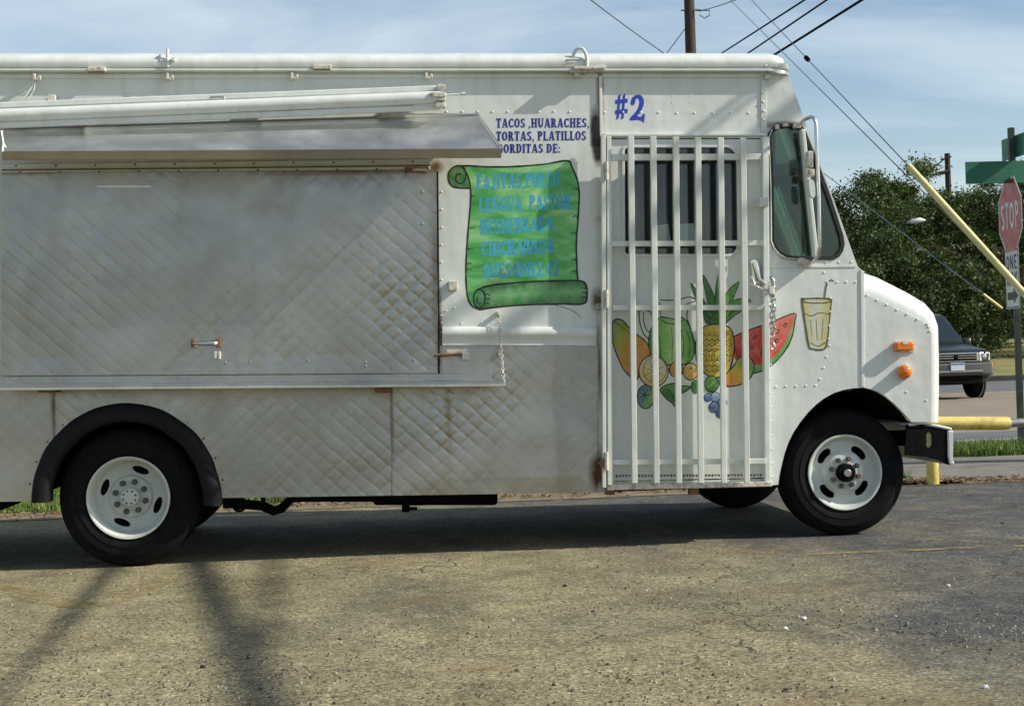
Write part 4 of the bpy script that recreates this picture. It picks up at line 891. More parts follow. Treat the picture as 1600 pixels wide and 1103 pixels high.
# ------------------------------------------------------------------ sign painting on the truck
T_, t_, SH, SO = .27, .145, .10, .085
def R_(x0, y0, x1, y1): return [(x0, y0), (x1, y0), (x1, y1), (x0, y1)]
def glyph(ch, serif=True):
    """letter drawn with heavy stems, lighter bars and slab feet; unit cap height"""
    T, t = (T_, t_) if serif else (.19, .17)
    P_ = []
    def stem(x, y0=0, y1=1, top=True, bot=True, w=None):
        w_2 = (w or T) / 2; P_.append(R_(x - w_2, y0, x + w_2, y1))
        if serif:
            if top: P_.append(R_(x - w_2 - SO, y1 - SH, x + w_2 + SO, y1))
            if bot: P_.append(R_(x - w_2 - SO, y0, x + w_2 + SO, y0 + SH))
    def bar(x0, x1, y, h=None): h = h or t; P_.append(R_(x0, y - h / 2, x1, y + h / 2))
    def tip(x, y0, y1):
        if serif: P_.append(R_(x - .035, y0, x + .035, y1))
    def diag(x0, y0, x1, y1, w): P_.append([(x0 - w / 2, y0), (x0 + w / 2, y0), (x1 + w / 2, y1), (x1 - w / 2, y1)])
    def arc(cx, cy, rx, ry, a0, a1, n=14, th=None, tn=None):
        th = th or T; tn = tn or t
        for i in range(n):
            q = []
            for a in (a0 + (a1 - a0) * i / n, a0 + (a1 - a0) * (i + 1) / n):
                c, s_ = math.cos(math.radians(a)), math.sin(math.radians(a)); q.append(((cx + rx * c, cy + ry * s_), (cx + (rx - th) * c, cy + (ry - tn) * s_)))
            P_.append([q[0][0], q[1][0], q[1][1], q[0][1]])
    w = .8
    if ch == 'A':
        w = .92; diag(.16, 0, .44, 1, t if serif else T); diag(.76, 0, .48, 1, T); bar(.24, .70, .30)
        if serif: P_.append(R_(.02, 0, .32, SH)); P_.append(R_(.56, 0, .92, SH))
    elif ch == 'B': w = .8; stem(.22); arc(.42, .74, .30, .26, 90, -90); arc(.42, .265, .35, .265, 90, -90); bar(.22, .42, .94); bar(.22, .42, .51); bar(.22, .42, .06)
    elif ch == 'C': w = .8; arc(.43, .5, .40, .5, 42, 318, 22); tip(.72, .66, .98); tip(.72, .05, .34)
    elif ch == 'D': w = .86; stem(.22); arc(.40, .5, .42, .5, 90, -90, 20); bar(.22, .40, .94); bar(.22, .40, .06)
    elif ch == 'E': w = .76; stem(.22); bar(.22, .70, .94); bar(.22, .58, .5); bar(.22, .72, .06); tip(.68, .72, 1); tip(.70, 0, .30); tip(.57, .38, .62)
    elif ch == 'F': w = .72; stem(.22); bar(.22, .68, .94); bar(.22, .56, .5); tip(.66, .70, 1); tip(.55, .38, .62)
    elif ch == 'G': w = .88; arc(.43, .5, .40, .5, 42, 318, 22); stem(.70, 0.02, .46, True, False, T * .9); tip(.74, .66, .98)
    elif ch == 'H': w = .94; stem(.22); stem(.72); bar(.22, .72, .5)
    elif ch == 'I': w = .44; stem(.22)
    elif ch == 'J': w = .66; stem(.44, .22, 1, True, False); arc(.28, .25, .275, .25, 0, -175, 12)
    elif ch == 'L': w = .74; stem(.22); bar(.22, .70, .06); tip(.69, 0, .32)
    elif ch == 'N': w = .94; stem(.17, w=t); stem(.77, w=t, bot=False); diag(.74, 0, .18, 1, T)
    elif ch == 'O': w = .86; arc(.43, .5, .41, .5, 0, 360, 28)
    elif ch == 'P': w = .78; stem(.22); arc(.40, .71, .34, .29, 90, -90); bar(.22, .40, .94); bar(.22, .40, .48)
    elif ch == 'Q': w = .88; arc(.43, .5, .41, .5, 0, 360, 28); diag(.78, -.18, .46, .20, .16)
    elif ch == 'R': w = .88; stem(.22); arc(.40, .73, .32, .27, 90, -90); bar(.22, .40, .94); bar(.22, .40, .51); diag(.72, 0, .46, .50, T); (P_.append(R_(.60, 0, .88, SH)) if serif else None)
    elif ch == 'S': w = .72; arc(.36, .735, .31, .265, 30, 270, 16, T * .95); arc(.36, .265, .33, .265, 90, -150, 16, T * .95); tip(.62, .70, .98); tip(.08, .02, .30)
    elif ch == 'T': w = .80; stem(.40, top=False); bar(.04, .76, .94); tip(.07, .68, 1); tip(.73, .68, 1)
    elif ch == 'U': w = .90; stem(.20, .3, 1, True, False); stem(.72, .3, 1, True, False, t); arc(.435, .36, .35, .36, 180, 360, 16)
    elif ch == 'W': w = 1.1; diag(.30, 0, .12, 1, T); diag(.30, 0, .54, 1, T * .8); diag(.80, 0, .56, 1, T * .8); diag(.80, 0, .98, 1, T)
    elif ch == 'Y': w = .84; diag(.42, .42, .12, 1, T); diag(.42, .42, .72, 1, T); P_.append(R_(.42 - T / 2, 0, .42 + T / 2, .48))
    elif ch == ',': w = .34; P_.append([(.08, .18), (.26, .18), (.26, .02), (.10, -.20), (.04, -.17), (.12, 0), (.08, 0)])
    elif ch == ':': w = .36; P_.append(R_(.08, 0, .27, .18)); P_.append(R_(.08, .46, .27, .64))
    elif ch == '.': w = .3; P_.append(R_(.06, 0, .24, .18))
    elif ch == ' ': w = .34
    return P_, w
def lettering(text, x0, x1, b0, b1, h, mat, name='lettering', y=-.0008, gap=.055, wob=0.0, parent=None, at=None, serif=True, bold=1.0):
    global T_, t_; keep = (T_, t_); T_, t_ = T_ * bold, t_ * bold; gl = [glyph(c, serif) for c in text]; T_, t_ = keep; tot = sum(w for _, w in gl) + gap * (len(gl) - 1); u = 0; mb = MB(); k = 0
    for (polys, w) in gl:
        jit = random.uniform(-wob, wob)
        for p in polys:
            pts = []
            for (a, v) in p:
                s_ = (u + a) / tot; pts.append(at(s_, v) if at else S(x0 + (x1 - x0) * s_, b0 + (b1 - b0) * s_ - (v + jit) * h, y - .00001 * (k % 9)))
            n = len(pts); mb.add(pts, [tuple(range(n))]); k += 1
        u += w + gap
    return mb.build(name, mat, parent or TR, fix=False)
lettering('TACOS ,HUARACHES,', 775, 921, 200, 199.5, 14.5, M['navy'])
lettering('TORTAS, PLATILLOS', 775, 916, 220.5, 219.5, 14.5, M['navy'])
lettering('GORDITAS DE:', 776.5, 876, 239.5, 239, 14, M['navy'])

# painting helpers: shapes brushed on the side, each coat a hair above the last
COAT = [0]
def coat(y0=-.0006): COAT[0] += 1; return y0 - .00002 * COAT[0]
def fill(name, pts, mat, parent):
    y = coat(); P_ = [S(px, py, y) for px, py in pts]; tris = tessellate_polygon([[Vector((p.x, p.z, 0)) for p in P_]])
    return MB().add(P_, [tuple(t) for t in tris]).build(name, mat, parent, fix=False)
def stroke(mb, pts, w, closed=False, y=None, taper=False):
    y = y or coat(); n = len(pts); o = []
    for i, p in enumerate(pts):
        a = pts[i - 1] if (closed or i > 0) else p; b = pts[(i + 1) % n] if (closed or i < n - 1) else p
        tx, ty = b[0] - a[0], b[1] - a[1]; l = math.hypot(tx, ty) or 1; ww = w * 1.3 * (.75 + .35 * noise.noise((p[0] * .15, p[1] * .15, 2))) * .5
        if taper: ww *= max(.25, 1 - i / n)
        nx, ny = -ty / l * ww, tx / l * ww; o += [S(p[0] + nx, p[1] + ny, y), S(p[0] - nx, p[1] - ny, y)]
    k = n if closed else n - 1
    return mb.add(o, [(2 * i, 2 * i + 1, 2 * ((i + 1) % n) + 1, 2 * ((i + 1) % n)) for i in range(k)])
def lines(name, specs, mat, parent):
    mb = MB(); y = coat()
    for i, s_ in enumerate(specs):
        pts, w = s_[0], s_[1]; stroke(mb, pts, w, s_[2] if len(s_) > 2 else False, y - .000004 * (i % 5))
    return mb.build(name, mat, parent, fix=False)
C3 = lambda px, py: tuple(S(px, py))
cm = lambda L, n=5, c=True: catmull(L, n, c)

# scroll with the menu
Mg, t, b = _m('airbrushed_green_scroll')
v = coords(t, (1, 1, 3.2), (0, math.radians(-28), 0)); c_ = ramp(t, noise_n(t, v, 3.4, 6, .6, .8), [(.28, (.035, .22, .04)), (.44, (.08, .38, .09)), (.55, (.17, .50, .16)), (.70, (.45, .66, .36))])
lk(t, c_, b.inputs['Base Color']); b.inputs['Roughness'].default_value = .42
M['scroll'] = Mg
M['scroll_d'] = grad_paint('airbrushed_green_roll', [(0, (.02, .12, .025)), (.35, (.05, .25, .06)), (.62, (.14, .42, .15)), (1, (.03, .17, .035))], 90, C3(825, 463), .13, vs_=5, amt=.12)
sheet_ = [(730, 262), (742, 261.5), (780, 262), (820, 260.5), (852, 257), (884, 252), (890, 256), (897, 270), (903.5, 288), (905, 310), (902, 345), (900.5, 380), (901.5, 420), (903, 438), (880, 440), (840, 441), (780, 445), (752, 450), (744, 458), (741, 470), (744, 480), (748, 482),
          (738, 478), (731, 465), (728, 445), (728, 415), (730, 380), (734, 340), (735.5, 310), (735, 294), (731, 278), (722, 262)]
sheet_ = cm(sheet_, 3)
scr = fill('menu_scroll', sheet_, M['scroll'], TR)
rolltop = cm([(716, 259), (708, 262), (702, 269), (700.5, 279), (703, 288), (710, 294), (722, 294), (735, 294), (733, 280), (728, 266), (722, 260)], 5)
fill('scroll_roll', rolltop, M['scroll_d'], scr)
rollbot = cm([(746, 452), (756, 448.5), (790, 443.5), (830, 440), (870, 438.5), (902, 438.5), (912, 440), (916.5, 449), (917, 460), (913, 473), (900, 475), (860, 475), (810, 477), (770, 480), (750, 483.5), (742, 480), (739.5, 468), (741, 457)], 4)
fill('scroll_roll', rollbot, M['scroll_d'], scr)
edge_top = cm([(712, 259.5), (735, 259.5), (760, 261), (800, 260.8), (850, 257), (886, 251.5), (894, 262), (902, 282), (905, 305), (903, 345), (900.5, 380), (901.5, 420), (903, 438)], 5, False)
edge_left = cm([(722, 260), (731, 275), (735.3, 296), (735, 320), (732, 355), (729, 395), (728, 430), (730, 460), (735, 475), (745, 482.5), (755, 483.5)], 5, False)
spiral = cm([(735, 294.5), (718, 294), (706, 291), (700.5, 280), (702, 268), (712, 260), (724, 262), (728, 272), (725, 284), (717, 287), (712, 281), (714, 273), (721, 273)], 5, False)
bot1 = cm([(745, 453), (770, 445.5), (830, 440.3), (880, 438.8), (908, 439), (916, 447), (917, 462), (912, 474.5), (880, 475), (820, 476.5), (775, 480), (748, 484)], 5, False)
bot2 = cm([(745, 453), (741, 460), (740, 470), (744, 479), (752, 480), (757, 472), (757, 460), (752, 453), (745, 453)], 5, False)
bot3 = cm([(752, 474), (749, 475), (745, 471), (746, 464)], 4, False)
ticks = []
for (x, y, d) in ((735, 307, 1), (733, 357, 1), (731, 389, 1), (729, 412, 1), (728.5, 421, 1), (904, 295, -1), (904, 338, -1), (901.5, 364, -1), (901, 406, -1), (902, 424, -1), (756, 460, 1), (757, 467, 1), (756, 474, 1), (916, 450, -1), (917, 457, -1), (915, 464, -1)):
    ticks.append(([(x, y), (x + 5 * d, y - 1), (x + 9 * d, y + 1.5)], 1.5)); ticks.append(([(x, y), (x + 4 * d, y + 2.5)], 1.2))
lines('scroll_outline', [(edge_top, 3), (edge_left, 2.6), (spiral, 2.6), (bot1, 3), (bot2, 2.4), (bot3, 1.8)] + ticks + [(cm([(868, 477), (892, 484), (908, 496)], 4, False), .8)], M['ink'], scr)
for (tx, x0, x1, b0, b1, h) in (('FAJITAS,POLLO', 744, 875, 297, 291, 23), ('LENGUA, PASTOR', 748, 892, 332, 326, 23), ('DESHEBRADA', 750, 865, 366, 361, 23), ('CHICHARRON', 752, 866, 400.5, 396, 23), ('QUESADILLAS', 754, 873, 434, 431, 22)):
    lettering(tx, x0, x1, b0, b1, h, M['teal'], y=coat() - .0001, gap=.05, wob=.03, bold=1.12)

# number above the door
y = -.0008; mb = MB()
for (a, b2) in (((965, 188), (968, 148)), ((972.5, 188), (975.5, 147))): mb.add([S(a[0] - 2.2, a[1], y), S(a[0] + 2, a[1] - 3, y), S(b2[0] + 2, b2[1] - 1, y), S(b2[0] - 2.2, b2[1] + 2, y)], [(0, 1, 2, 3)])
for yy in (158.5, 174.5): mb.add([S(961, yy + 4.5, y - .0001), S(961.5, yy - 2, y - .0001), S(981, yy - 4, y - .0001), S(980.5, yy + 2.5, y - .0001)], [(0, 1, 2, 3)])
two = cm([(985.5, 161), (988, 153), (995, 148.5), (1002, 150), (1006, 157), (1005, 167), (1000, 176), (996, 181), (1001, 183), (1004.5, 179), (1007.5, 179), (1006, 192), (1003, 190), (997, 188), (985, 188.5), (985, 184), (991, 178), (997, 169), (999, 160), (997, 154.5), (994, 155), (992.5, 160), (991, 164), (987, 165)], 4)
P_ = [S(px, py, y) for px, py in two]; mb.add(P_, [tuple(q) for q in tessellate_polygon([[Vector((p.x, p.z, 0)) for p in P_]])])
mb.build('lettering', M['royal'], TR, fix=False)

# fruit on the door
Z = lambda L: [(920 + x / 3.065, 420 + y / 3.065) for x, y in L]
COAT[0] = 0
M['papaya'] = grad_paint('painted_papaya', [(0, (.10, .22, .02)), (.25, (.34, .36, .02)), (.5, (.55, .28, .02)), (.8, (.60, .24, .05)), (1, (.5, .28, .08))], -48, C3(982, 545), .36, amt=.12)
M['melon_g'] = grad_paint('painted_green_jug', [(0, (.05, .24, .02)), (.3, (.14, .42, .05)), (.55, (.42, .62, .22)), (.75, (.14, .40, .06)), (1, (.03, .17, .02))], 0, C3(1050, 535), .27, amt=.25, vs_=9)
M['orange'] = grad_paint('painted_orange_slice', [(0, (.62, .40, .10)), (.5, (.66, .56, .28)), (1, (.62, .58, .36))], 60, C3(1022, 580), .14)
M['orange2'] = grad_paint('painted_small_orange', [(0, (.55, .24, .02)), (.6, (.68, .38, .05)), (1, (.72, .5, .15))], 50, C3(1065, 577), .1)
M['lime'] = grad_paint('painted_lime', [(0, (.03, .16, .02)), (.6, (.11, .34, .04)), (1, (.28, .5, .12))], 60, C3(1112, 600), .1)
M['bluefruit'] = grad_paint('painted_blue_green_fruit', [(0, (.04, .11, .16)), (.35, (.07, .18, .22)), (.7, (.16, .34, .07)), (1, (.20, .38, .08))], -20, C3(1009, 620), .10)
M['leafp'] = grad_paint('painted_leaf', [(0, (.015, .10, .012)), (.5, (.05, .24, .03)), (1, (.15, .40, .07))], 80, C3(1055, 605), .16, vs_=14)
M['crownp'] = grad_paint('painted_pineapple_leaf', [(0, (.015, .09, .012)), (.5, (.035, .18, .025)), (1, (.14, .36, .05))], 15, C3(1120, 465), .22, vs_=16, amt=.4)
M['pine'] = grad_paint('painted_pineapple', [(0, (.36, .22, .02)), (.4, (.60, .42, .03)), (.7, (.66, .52, .10)), (1, (.45, .27, .02))], 0, C3(1117, 545), .20, vs_=12)
M['flesh'] = grad_paint('painted_watermelon_flesh', [(0, (.50, .03, .02)), (.5, (.62, .06, .04)), (1, (.66, .13, .09))], 60, C3(1195, 530), .3)
M['rind'] = grad_paint('painted_watermelon_rind', [(0, (.02, .14, .015)), (.5, (.06, .30, .04)), (1, (.20, .46, .12))], 120, C3(1215, 560), .2)
M['mango'] = grad_paint('painted_mango', [(0, (.60, .19, .02)), (.35, (.68, .38, .02)), (.6, (.50, .42, .03)), (.8, (.14, .32, .03)), (1, (.20, .26, .10))], 35, C3(1155, 582), .18)
M['grape'] = grad_paint('painted_grape', [(0, (.02, .06, .18)), (.5, (.06, .16, .38)), (1, (.30, .44, .60))], 70, C3(1117, 625), .08, vs_=20, amt=.5)
M['juice'] = grad_paint('painted_juice', [(0, (.52, .46, .17)), (.4, (.60, .61, .50)), (.7, (.56, .54, .32)), (1, (.50, .43, .12))], 0, C3(1277, 505), .15, vs_=18, amt=.35)
M['haze'] = pm('airbrushed_green_shade', (.42, .52, .28), .5, 0, .15, 6)
fr_ = door
pap = Z([(113, 262), (122, 246), (140, 240), (165, 250), (200, 292), (235, 318), (270, 345), (292, 385), (290, 415), (262, 440), (245, 478), (238, 520), (222, 528), (198, 515), (165, 480), (142, 430), (118, 365), (113, 310)])
a = fill('painted_papaya', cm(pap), M['papaya'], fr_); lines('outline', [(cm(pap), 2, True), (cm(Z([(118, 250), (150, 275), (185, 300), (205, 330)]), 5, False), 1.0)], M['ink'], a)
jug = Z([(300, 285), (320, 262), (338, 235), (360, 232), (410, 240), (440, 232), (470, 252), (495, 310), (508, 380), (495, 430), (465, 455), (400, 462), (335, 450), (300, 410), (286, 350)])
a = fill('painted_melon_jug', cm(jug), M['melon_g'], fr_)
ls = [(cm(jug), 2, True), (cm(Z([(240, 205), (245, 260), (262, 310), (285, 335)]), 5, False), 1.8), (cm(Z([(262, 205), (262, 250), (275, 290), (292, 305)]), 5, False), 1.5), (cm(Z([(240, 205), (255, 198), (280, 200), (300, 215), (305, 260)]), 5, False), 1.8),
      (cm(Z([(345, 245), (380, 262), (425, 262), (455, 246)]), 5, False), 1.6), (cm(Z([(340, 160), (345, 235)]), 4, False), 1.3), (cm(Z([(475, 195), (470, 235), (490, 290)]), 5, False), 1.8), (cm(Z([(340, 150), (420, 150), (480, 135), (520, 150)]), 5, False), 1.6),
      (cm(Z([(430, 190), (480, 165), (530, 150)]), 5, False), 1.2), (cm(Z([(330, 300), (340, 360), (345, 430)]), 5, False), 1.3), (cm(Z([(440, 290), (455, 350), (450, 430)]), 5, False), 1.3), (cm(Z([(470, 300), (485, 360), (478, 425)]), 5, False), 1.2), (cm(Z([(395, 280), (400, 340), (398, 440)]), 5, False), .9)]
lines('outline', ls, M['inkgreen'], a)
lf = Z([(342, 578), (375, 555), (420, 548), (440, 560), (455, 560), (490, 566), (455, 592), (420, 606), (418, 660), (395, 640), (365, 615)])
a = fill('painted_leaf', cm(lf, 4), M['leafp'], fr_); lines('outline', [(cm(lf, 4), 1.8, True), (cm(Z([(355, 582), (390, 585), (412, 640)]), 5, False), 1)], M['ink'], a)
e = ellipse(*Z([(310, 490)])[0], 23, 24.5); a = fill('painted_orange_slice', e, M['orange'], fr_)
cx, cy = Z([(310, 490)])[0]
lines('outline', [(e, 1.8, True), (ellipse(cx + 2, cy - 2, 18, 20), 1, True)] + [([(cx, cy), (cx + 17 * math.cos(q), cy + 19 * math.sin(q))], .8) for q in (.3, 1.1, 1.9, 2.7, 3.5, 4.3, 5.1, 5.9)], M['ink'], a)
for (x, y_, r) in ((418, 482, 10.5), (487, 492, 11.5)):
    c2 = Z([(x, y_)])[0]; e = ellipse(*c2, r, r * 1.15); a = fill('painted_orange', e, M['orange2'], fr_); lines('outline', [(e, 1.7, True), (ellipse(c2[0] + 1, c2[1] - 5, 1.4, 1.4, 8), 1.3, True)], M['ink'], a)
c2 = Z([(272, 613)])[0]; e = ellipse(*c2, 13, 18.5); a = fill('painted_prickly_fruit', e, M['bluefruit'], fr_)
lines('outline', [(e, 1.8, True)] + [([(c2[0] - 2, c2[1] - 3), (c2[0] - 2 + 8 * math.cos(q), c2[1] - 3 + 10 * math.sin(q))], 1.1) for q in [i * .9 for i in range(7)]], M['ink'], a)
# watermelon slice runs from the door on to the body
wm = Z([(684, 340), (700, 322), (780, 288), (860, 262), (984, 213), (985, 260), (972, 330), (945, 385), (900, 440), (850, 478), (800, 498), (770, 500), (740, 480)])
a = fill('painted_watermelon', cm(wm, 4), M['rind'], TR)
wf = Z([(684, 345), (700, 325), (780, 291), (860, 265), (981, 217), (974, 270), (955, 325), (925, 380), (880, 425), (835, 452), (790, 468), (740, 470), (700, 430)])
fill('watermelon_flesh', cm(wf, 4), M['flesh'], a)
lines('outline', [(cm(wm, 4), 2, True)] + [(ellipse(*Z([p])[0], 2.1, 3.2, 8, 25), 1.6, True) for p in ((795, 330), (782, 378), (845, 320), (905, 300), (900, 345), (830, 400), (940, 270))], M['ink'], a)
mg = Z([(690, 470), (720, 425), (755, 418), (785, 440), (792, 475), (775, 520), (735, 550), (690, 562), (660, 560), (640, 540), (655, 505)])
a = fill('painted_mango', cm(mg), M['mango'], fr_); lines('outline', [(cm(mg), 1.9, True)], M['ink'], a)
# pineapple: every leaf of the tuft its own brush shape
for L in ([(620, 262), (560, 232), (520, 160), (488, 70), (530, 120), (575, 190)], [(600, 255), (575, 190), (545, 30), (592, 110), (620, 200)], [(610, 240), (606, 120), (622, 25), (640, 110), (640, 230)], [(635, 240), (650, 130), (718, 62), (700, 120), (660, 215)],
          [(640, 240), (668, 165), (745, 140), (775, 158), (715, 175), (665, 230)], [(600, 250), (550, 205), (500, 190), (545, 190), (600, 215)], [(650, 250), (690, 205), (735, 200), (700, 222), (668, 250)], [(590, 262), (552, 200), (556, 250), (575, 265)], [(575, 265), (615, 205), (660, 260), (620, 270)]):
    L2 = cm(Z(L), 4); a = fill('painted_tuft_leaf', L2, M['crownp'], fr_); lines('outline', [(L2, 1.3, True)], M['inkgreen'], a)
pa = Z([(540, 290), (580, 268), (640, 268), (680, 290), (697, 350), (690, 430), (670, 490), (630, 518), (580, 515), (535, 480), (515, 430), (512, 350)])
a = fill('painted_pineapple', cm(pa), M['pine'], fr_)
sc_l = [(cm(pa), 2, True)]
cx, cy = Z([(604, 392)])[0]
for r in range(10):
    for q in range(7):
        x = cx - 27 + q * 9 + (4.5 if r % 2 else 0); y_ = cy - 36 + r * 8
        if ((x - cx) / 27) ** 2 + ((y_ - cy) / 38) ** 2 < .82: sc_l.append((ellipse(x, y_, 4.6, 5, 8, 0, 0, 180), 1.1)); sc_l.append(([(x, y_ - 1), (x, y_ + 1.5)], .9))
lines('outline', sc_l, M['ink'], a)
for (x, y_, rx, ry) in ((510, 565, 6, 10), (588, 552, 10.5, 13), (640, 540, 5, 8)):
    c2 = Z([(x, y_)])[0]; e = ellipse(*c2, rx, ry); a = fill('painted_lime', e, M['lime'], fr_); lines('outline', [(e, 1.7, True)], M['inkgreen'], a)
for (x, y_, r) in ((570, 616, 6), (607, 614, 7.5), (640, 640, 7), (600, 662, 8), (632, 690, 7.5)):
    c2 = Z([(x, y_)])[0]; e = ellipse(*c2, r, r * 1.05); a = fill('painted_grape', e, M['grape'], fr_); lines('outline', [(e, 1.1, True)], M['ink'], a)
# glass of juice with a straw
gl_ = [(1253, 469), (1256, 467), (1276, 466.5), (1297, 467), (1299, 469), (1296, 500), (1291, 541), (1280, 546.5), (1270, 545), (1264, 541), (1258, 505)]
a = fill('painted_drink', cm(gl_, 3), M['juice'], TR)
lines('outline', [(cm(gl_, 3), 2.6, True), (ellipse(1276, 470, 22.5, 4), 2, True), (cm([(1258, 490), (1268, 494), (1280, 489), (1296, 491)], 4, False), 1.6), (cm([(1266, 535), (1278, 541), (1290, 535)], 4, False), 1.6), ([(1275, 498), (1277, 532)], 1.4), ([(1266, 500), (1269, 525)], 1), ([(1286, 498), (1284, 530)], 1.2)],
      pm('olive_brush_line', (.09, .085, .01), .5, 0, .3, 30), a)
lines('straw', [([(1288, 466), (1291, 448), (1293, 442), (1299, 437), (1303, 440)], 2.2), ([(1290, 448), (1294, 440), (1288, 441)], 1.4)], pm('grey_brush_line', (.12, .13, .13), .5, 0, .3, 30), a)
# ------------------------------------------------------------------ rail, signs, poles, wires
pb = G(1454, 757); zr_ = S(1500, 661, pb.y).z
rl = thing('guard_rail', 'low yellow pipe rail with chipped paint at the edge of the lot', 'rail', (pb.x, pb.y, 0))
x_end = S(1577, 660, pb.y).x
zrail = lambda px: S(px, 661, pb.y).z
part(MB().tube([(pb.x - .35, pb.y, zrail(1454)), (pb.x, pb.y, zrail(1454)), (x_end - .04, pb.y, zrail(1577)), (x_end, pb.y, zrail(1577))], [.052, .052, .052, .046], 16), 'rail_pipe', M['yellow'], rl, smooth=50)
part(MB().tube([(x_end - .02, pb.y, zrail(1577)), (x_end + 2.6, pb.y, zrail(1577) + .01)], .034, 12), 'bare_pipe', M['galv'], rl, smooth=50)
for x in (pb.x + .02, x_end + 2.4): part(MB().lathe([(.001, zrail(1454) - .03), (.047, zrail(1454) - .032), (.047, -.05)], (x, pb.y, 0), 18, 'z'), 'post', M['yellow'], rl, smooth=50)

sb = G(1596, 697); sp = thing('stop_sign', 'red octagonal stop sign on a steel post beyond the yellow rail', 'road sign', (sb.x, sb.y, 0), math.radians(-6))
top = V(1570, 236, 16.0); H_ = 0
M['red'] = pm('sign_red', (.42, .028, .022), .4, 0, .15, 5); M['sign_white'] = pm('sign_white', (.66, .66, .62), .45, 0, .08, 6); M['sign_black'] = pm('sign_black', (.015, .015, .015), .5, 0, .2, 9); M['sign_green'] = pm('street_sign_green', (.015, .13, .07), .45, 0, .15, 7)
# signs face along -x; text runs towards -y
def zat(py):   # height at the post for a picture row
    lo, hi = 0.0, 6.0
    for _ in range(40):
        md = (lo + hi) / 2; v_ = Vector((sb.x, sb.y, md)) - CAM; y_ = CY - F * v_.dot(UP) / v_.dot(FW)
        if y_ > py: lo = md
        else: hi = md
    return lo
H_ = zat(200)
part(MB().box((sb.x - .03, sb.y - .03, -.1), (sb.x + .03, sb.y + .03, H_)), 'post', pm('green_steel_post', (.05, .065, .05), .6, .3, .3, 9), sp, bevel=.004)
xs_ = sb.x - .036; zc = zat(337); R8 = .395
def octa(r, x, th): 
    pts = [(x, sb.y + r * math.sin(math.radians(22.5 + 45 * i)) / math.cos(math.radians(22.5)), zc + r * math.cos(math.radians(22.5 + 45 * i)) / math.cos(math.radians(22.5))) for i in range(8)]
    q = pts + [(x - th, y, z) for (x, y, z) in pts]; return MB().add(q, [tuple(range(8)), tuple(reversed(range(8, 16)))] + [(i, (i + 1) % 8, 8 + (i + 1) % 8, 8 + i) for i in range(8)])
pl = part(octa(.395, xs_, .003), 'sign_plate', M['sign_white'], sp)
part(octa(.372, xs_ - .0035, .002), 'red_field', M['red'], pl)
lettering('STOP', 0, 0, 0, 0, 0, M['sign_white'], parent=pl, serif=False, gap=.12, at=lambda s_, v: (xs_ - .0075, sb.y + .30 - .60 * s_, zc - .135 + .27 * v))
zo1, zo0 = zat(389), zat(482)
ow = thing('one_way_sign', 'white one way sign with black arrow mounted under the stop sign', 'road sign', (sb.x, sb.y, zo0), math.radians(-6))
hw = .235
part(MB().box((xs_ - .003, sb.y - hw, zo0), (xs_, sb.y + hw, zo1)), 'sign_plate', M['sign_white'], ow, bevel=.001)
for (a_, b_, c_, d_) in ((sb.y - hw + .008, zo0 + .008, sb.y + hw - .008, zo0 + .02), (sb.y - hw + .008, zo1 - .02, sb.y + hw - .008, zo1 - .008)): part(MB().box((xs_ - .0048, a_, b_), (xs_ - .0034, c_, d_)), 'border', M['sign_black'], ow)
for y_ in (sb.y - hw + .008, sb.y + hw - .020): part(MB().box((xs_ - .0048, y_, zo0 + .021), (xs_ - .0034, y_ + .012, zo1 - .021)), 'border', M['sign_black'], ow)
hh = zo1 - zo0
for (tx, zb_) in (('ONE', zo0 + hh * .66), ('WAY', zo0 + hh * .38)): lettering(tx, 0, 0, 0, 0, 0, M['sign_black'], parent=ow, serif=False, gap=.12, at=lambda s_, v, zb_=zb_: (xs_ - .0056, sb.y + .18 - .36 * s_, zb_ + .235 * hh * v))
ar = [(.17, .13), (.17, .26), (-.04, .26), (-.04, .32), (-.19, .195), (-.04, .07), (-.04, .13)]
P_ = [Vector((xs_ - .0056, sb.y + a_, zo0 + b_ * hh / .62 * .62 + .01)) for a_, b_ in ar]; part(MB().add(P_, [tuple(q) for q in tessellate_polygon([[Vector((p.y, p.z, 0)) for p in P_]])]), 'arrow', M['sign_black'], ow, fix=False)
# two street-name blades on top of the post
za = zat(272)
b1 = tag(MB().box((sb.x - .52, sb.y - .046, za - .10), (sb.x + .42, sb.y - .040, za + .13)).build('street_name_sign', M['sign_green'], bevel=.002), 'dark green street name blade, the lower one above the stop sign', 'street sign', 'street name blades')
b2 = tag(MB().box((sb.x + .040, sb.y - .62, za + .17), (sb.x + .046, sb.y + .35, za + .40)).build('street_name_sign', M['sign_green'], bevel=.002), 'dark green street name blade, the upper one above the stop sign', 'street sign', 'street name blades')

# utility pole behind the cab
pd = 41.0; pt = V(1078, 40, pd)
up = thing('utility_pole', 'tall dark wooden utility pole rising behind the cab roof', 'utility pole', (pt.x, pt.y, -.1))
part(MB().tube([(pt.x, pt.y, -.3), (pt.x, pt.y, 6), (pt.x, pt.y, 13)], [.20, .16, .12], 14), 'shaft', M['wood'], up, smooth=50)
part(MB().box((pt.x - 1.2, pt.y - .18, 12.2), (pt.x + 1.2, pt.y - .12, 12.3)), 'crossarm', M['wood'], up)
bk = V(1096, 17, pd - .2)
part(MB().tube([V(1070, 16.5, pd - .1), V(1064, 17, pd - .1)], .024, 6).tube([V(1086, 16, pd - .1), V(1096, 17, pd - .1)], .03, 6).tube([V(1096, 17, pd - .1), V(1109, 17, pd - .1), V(1108, 25, pd - .1), V(1101, 29, pd - .1), V(1093, 24, pd - .1)], .016, 6), 'bracket', M['wire'], up)
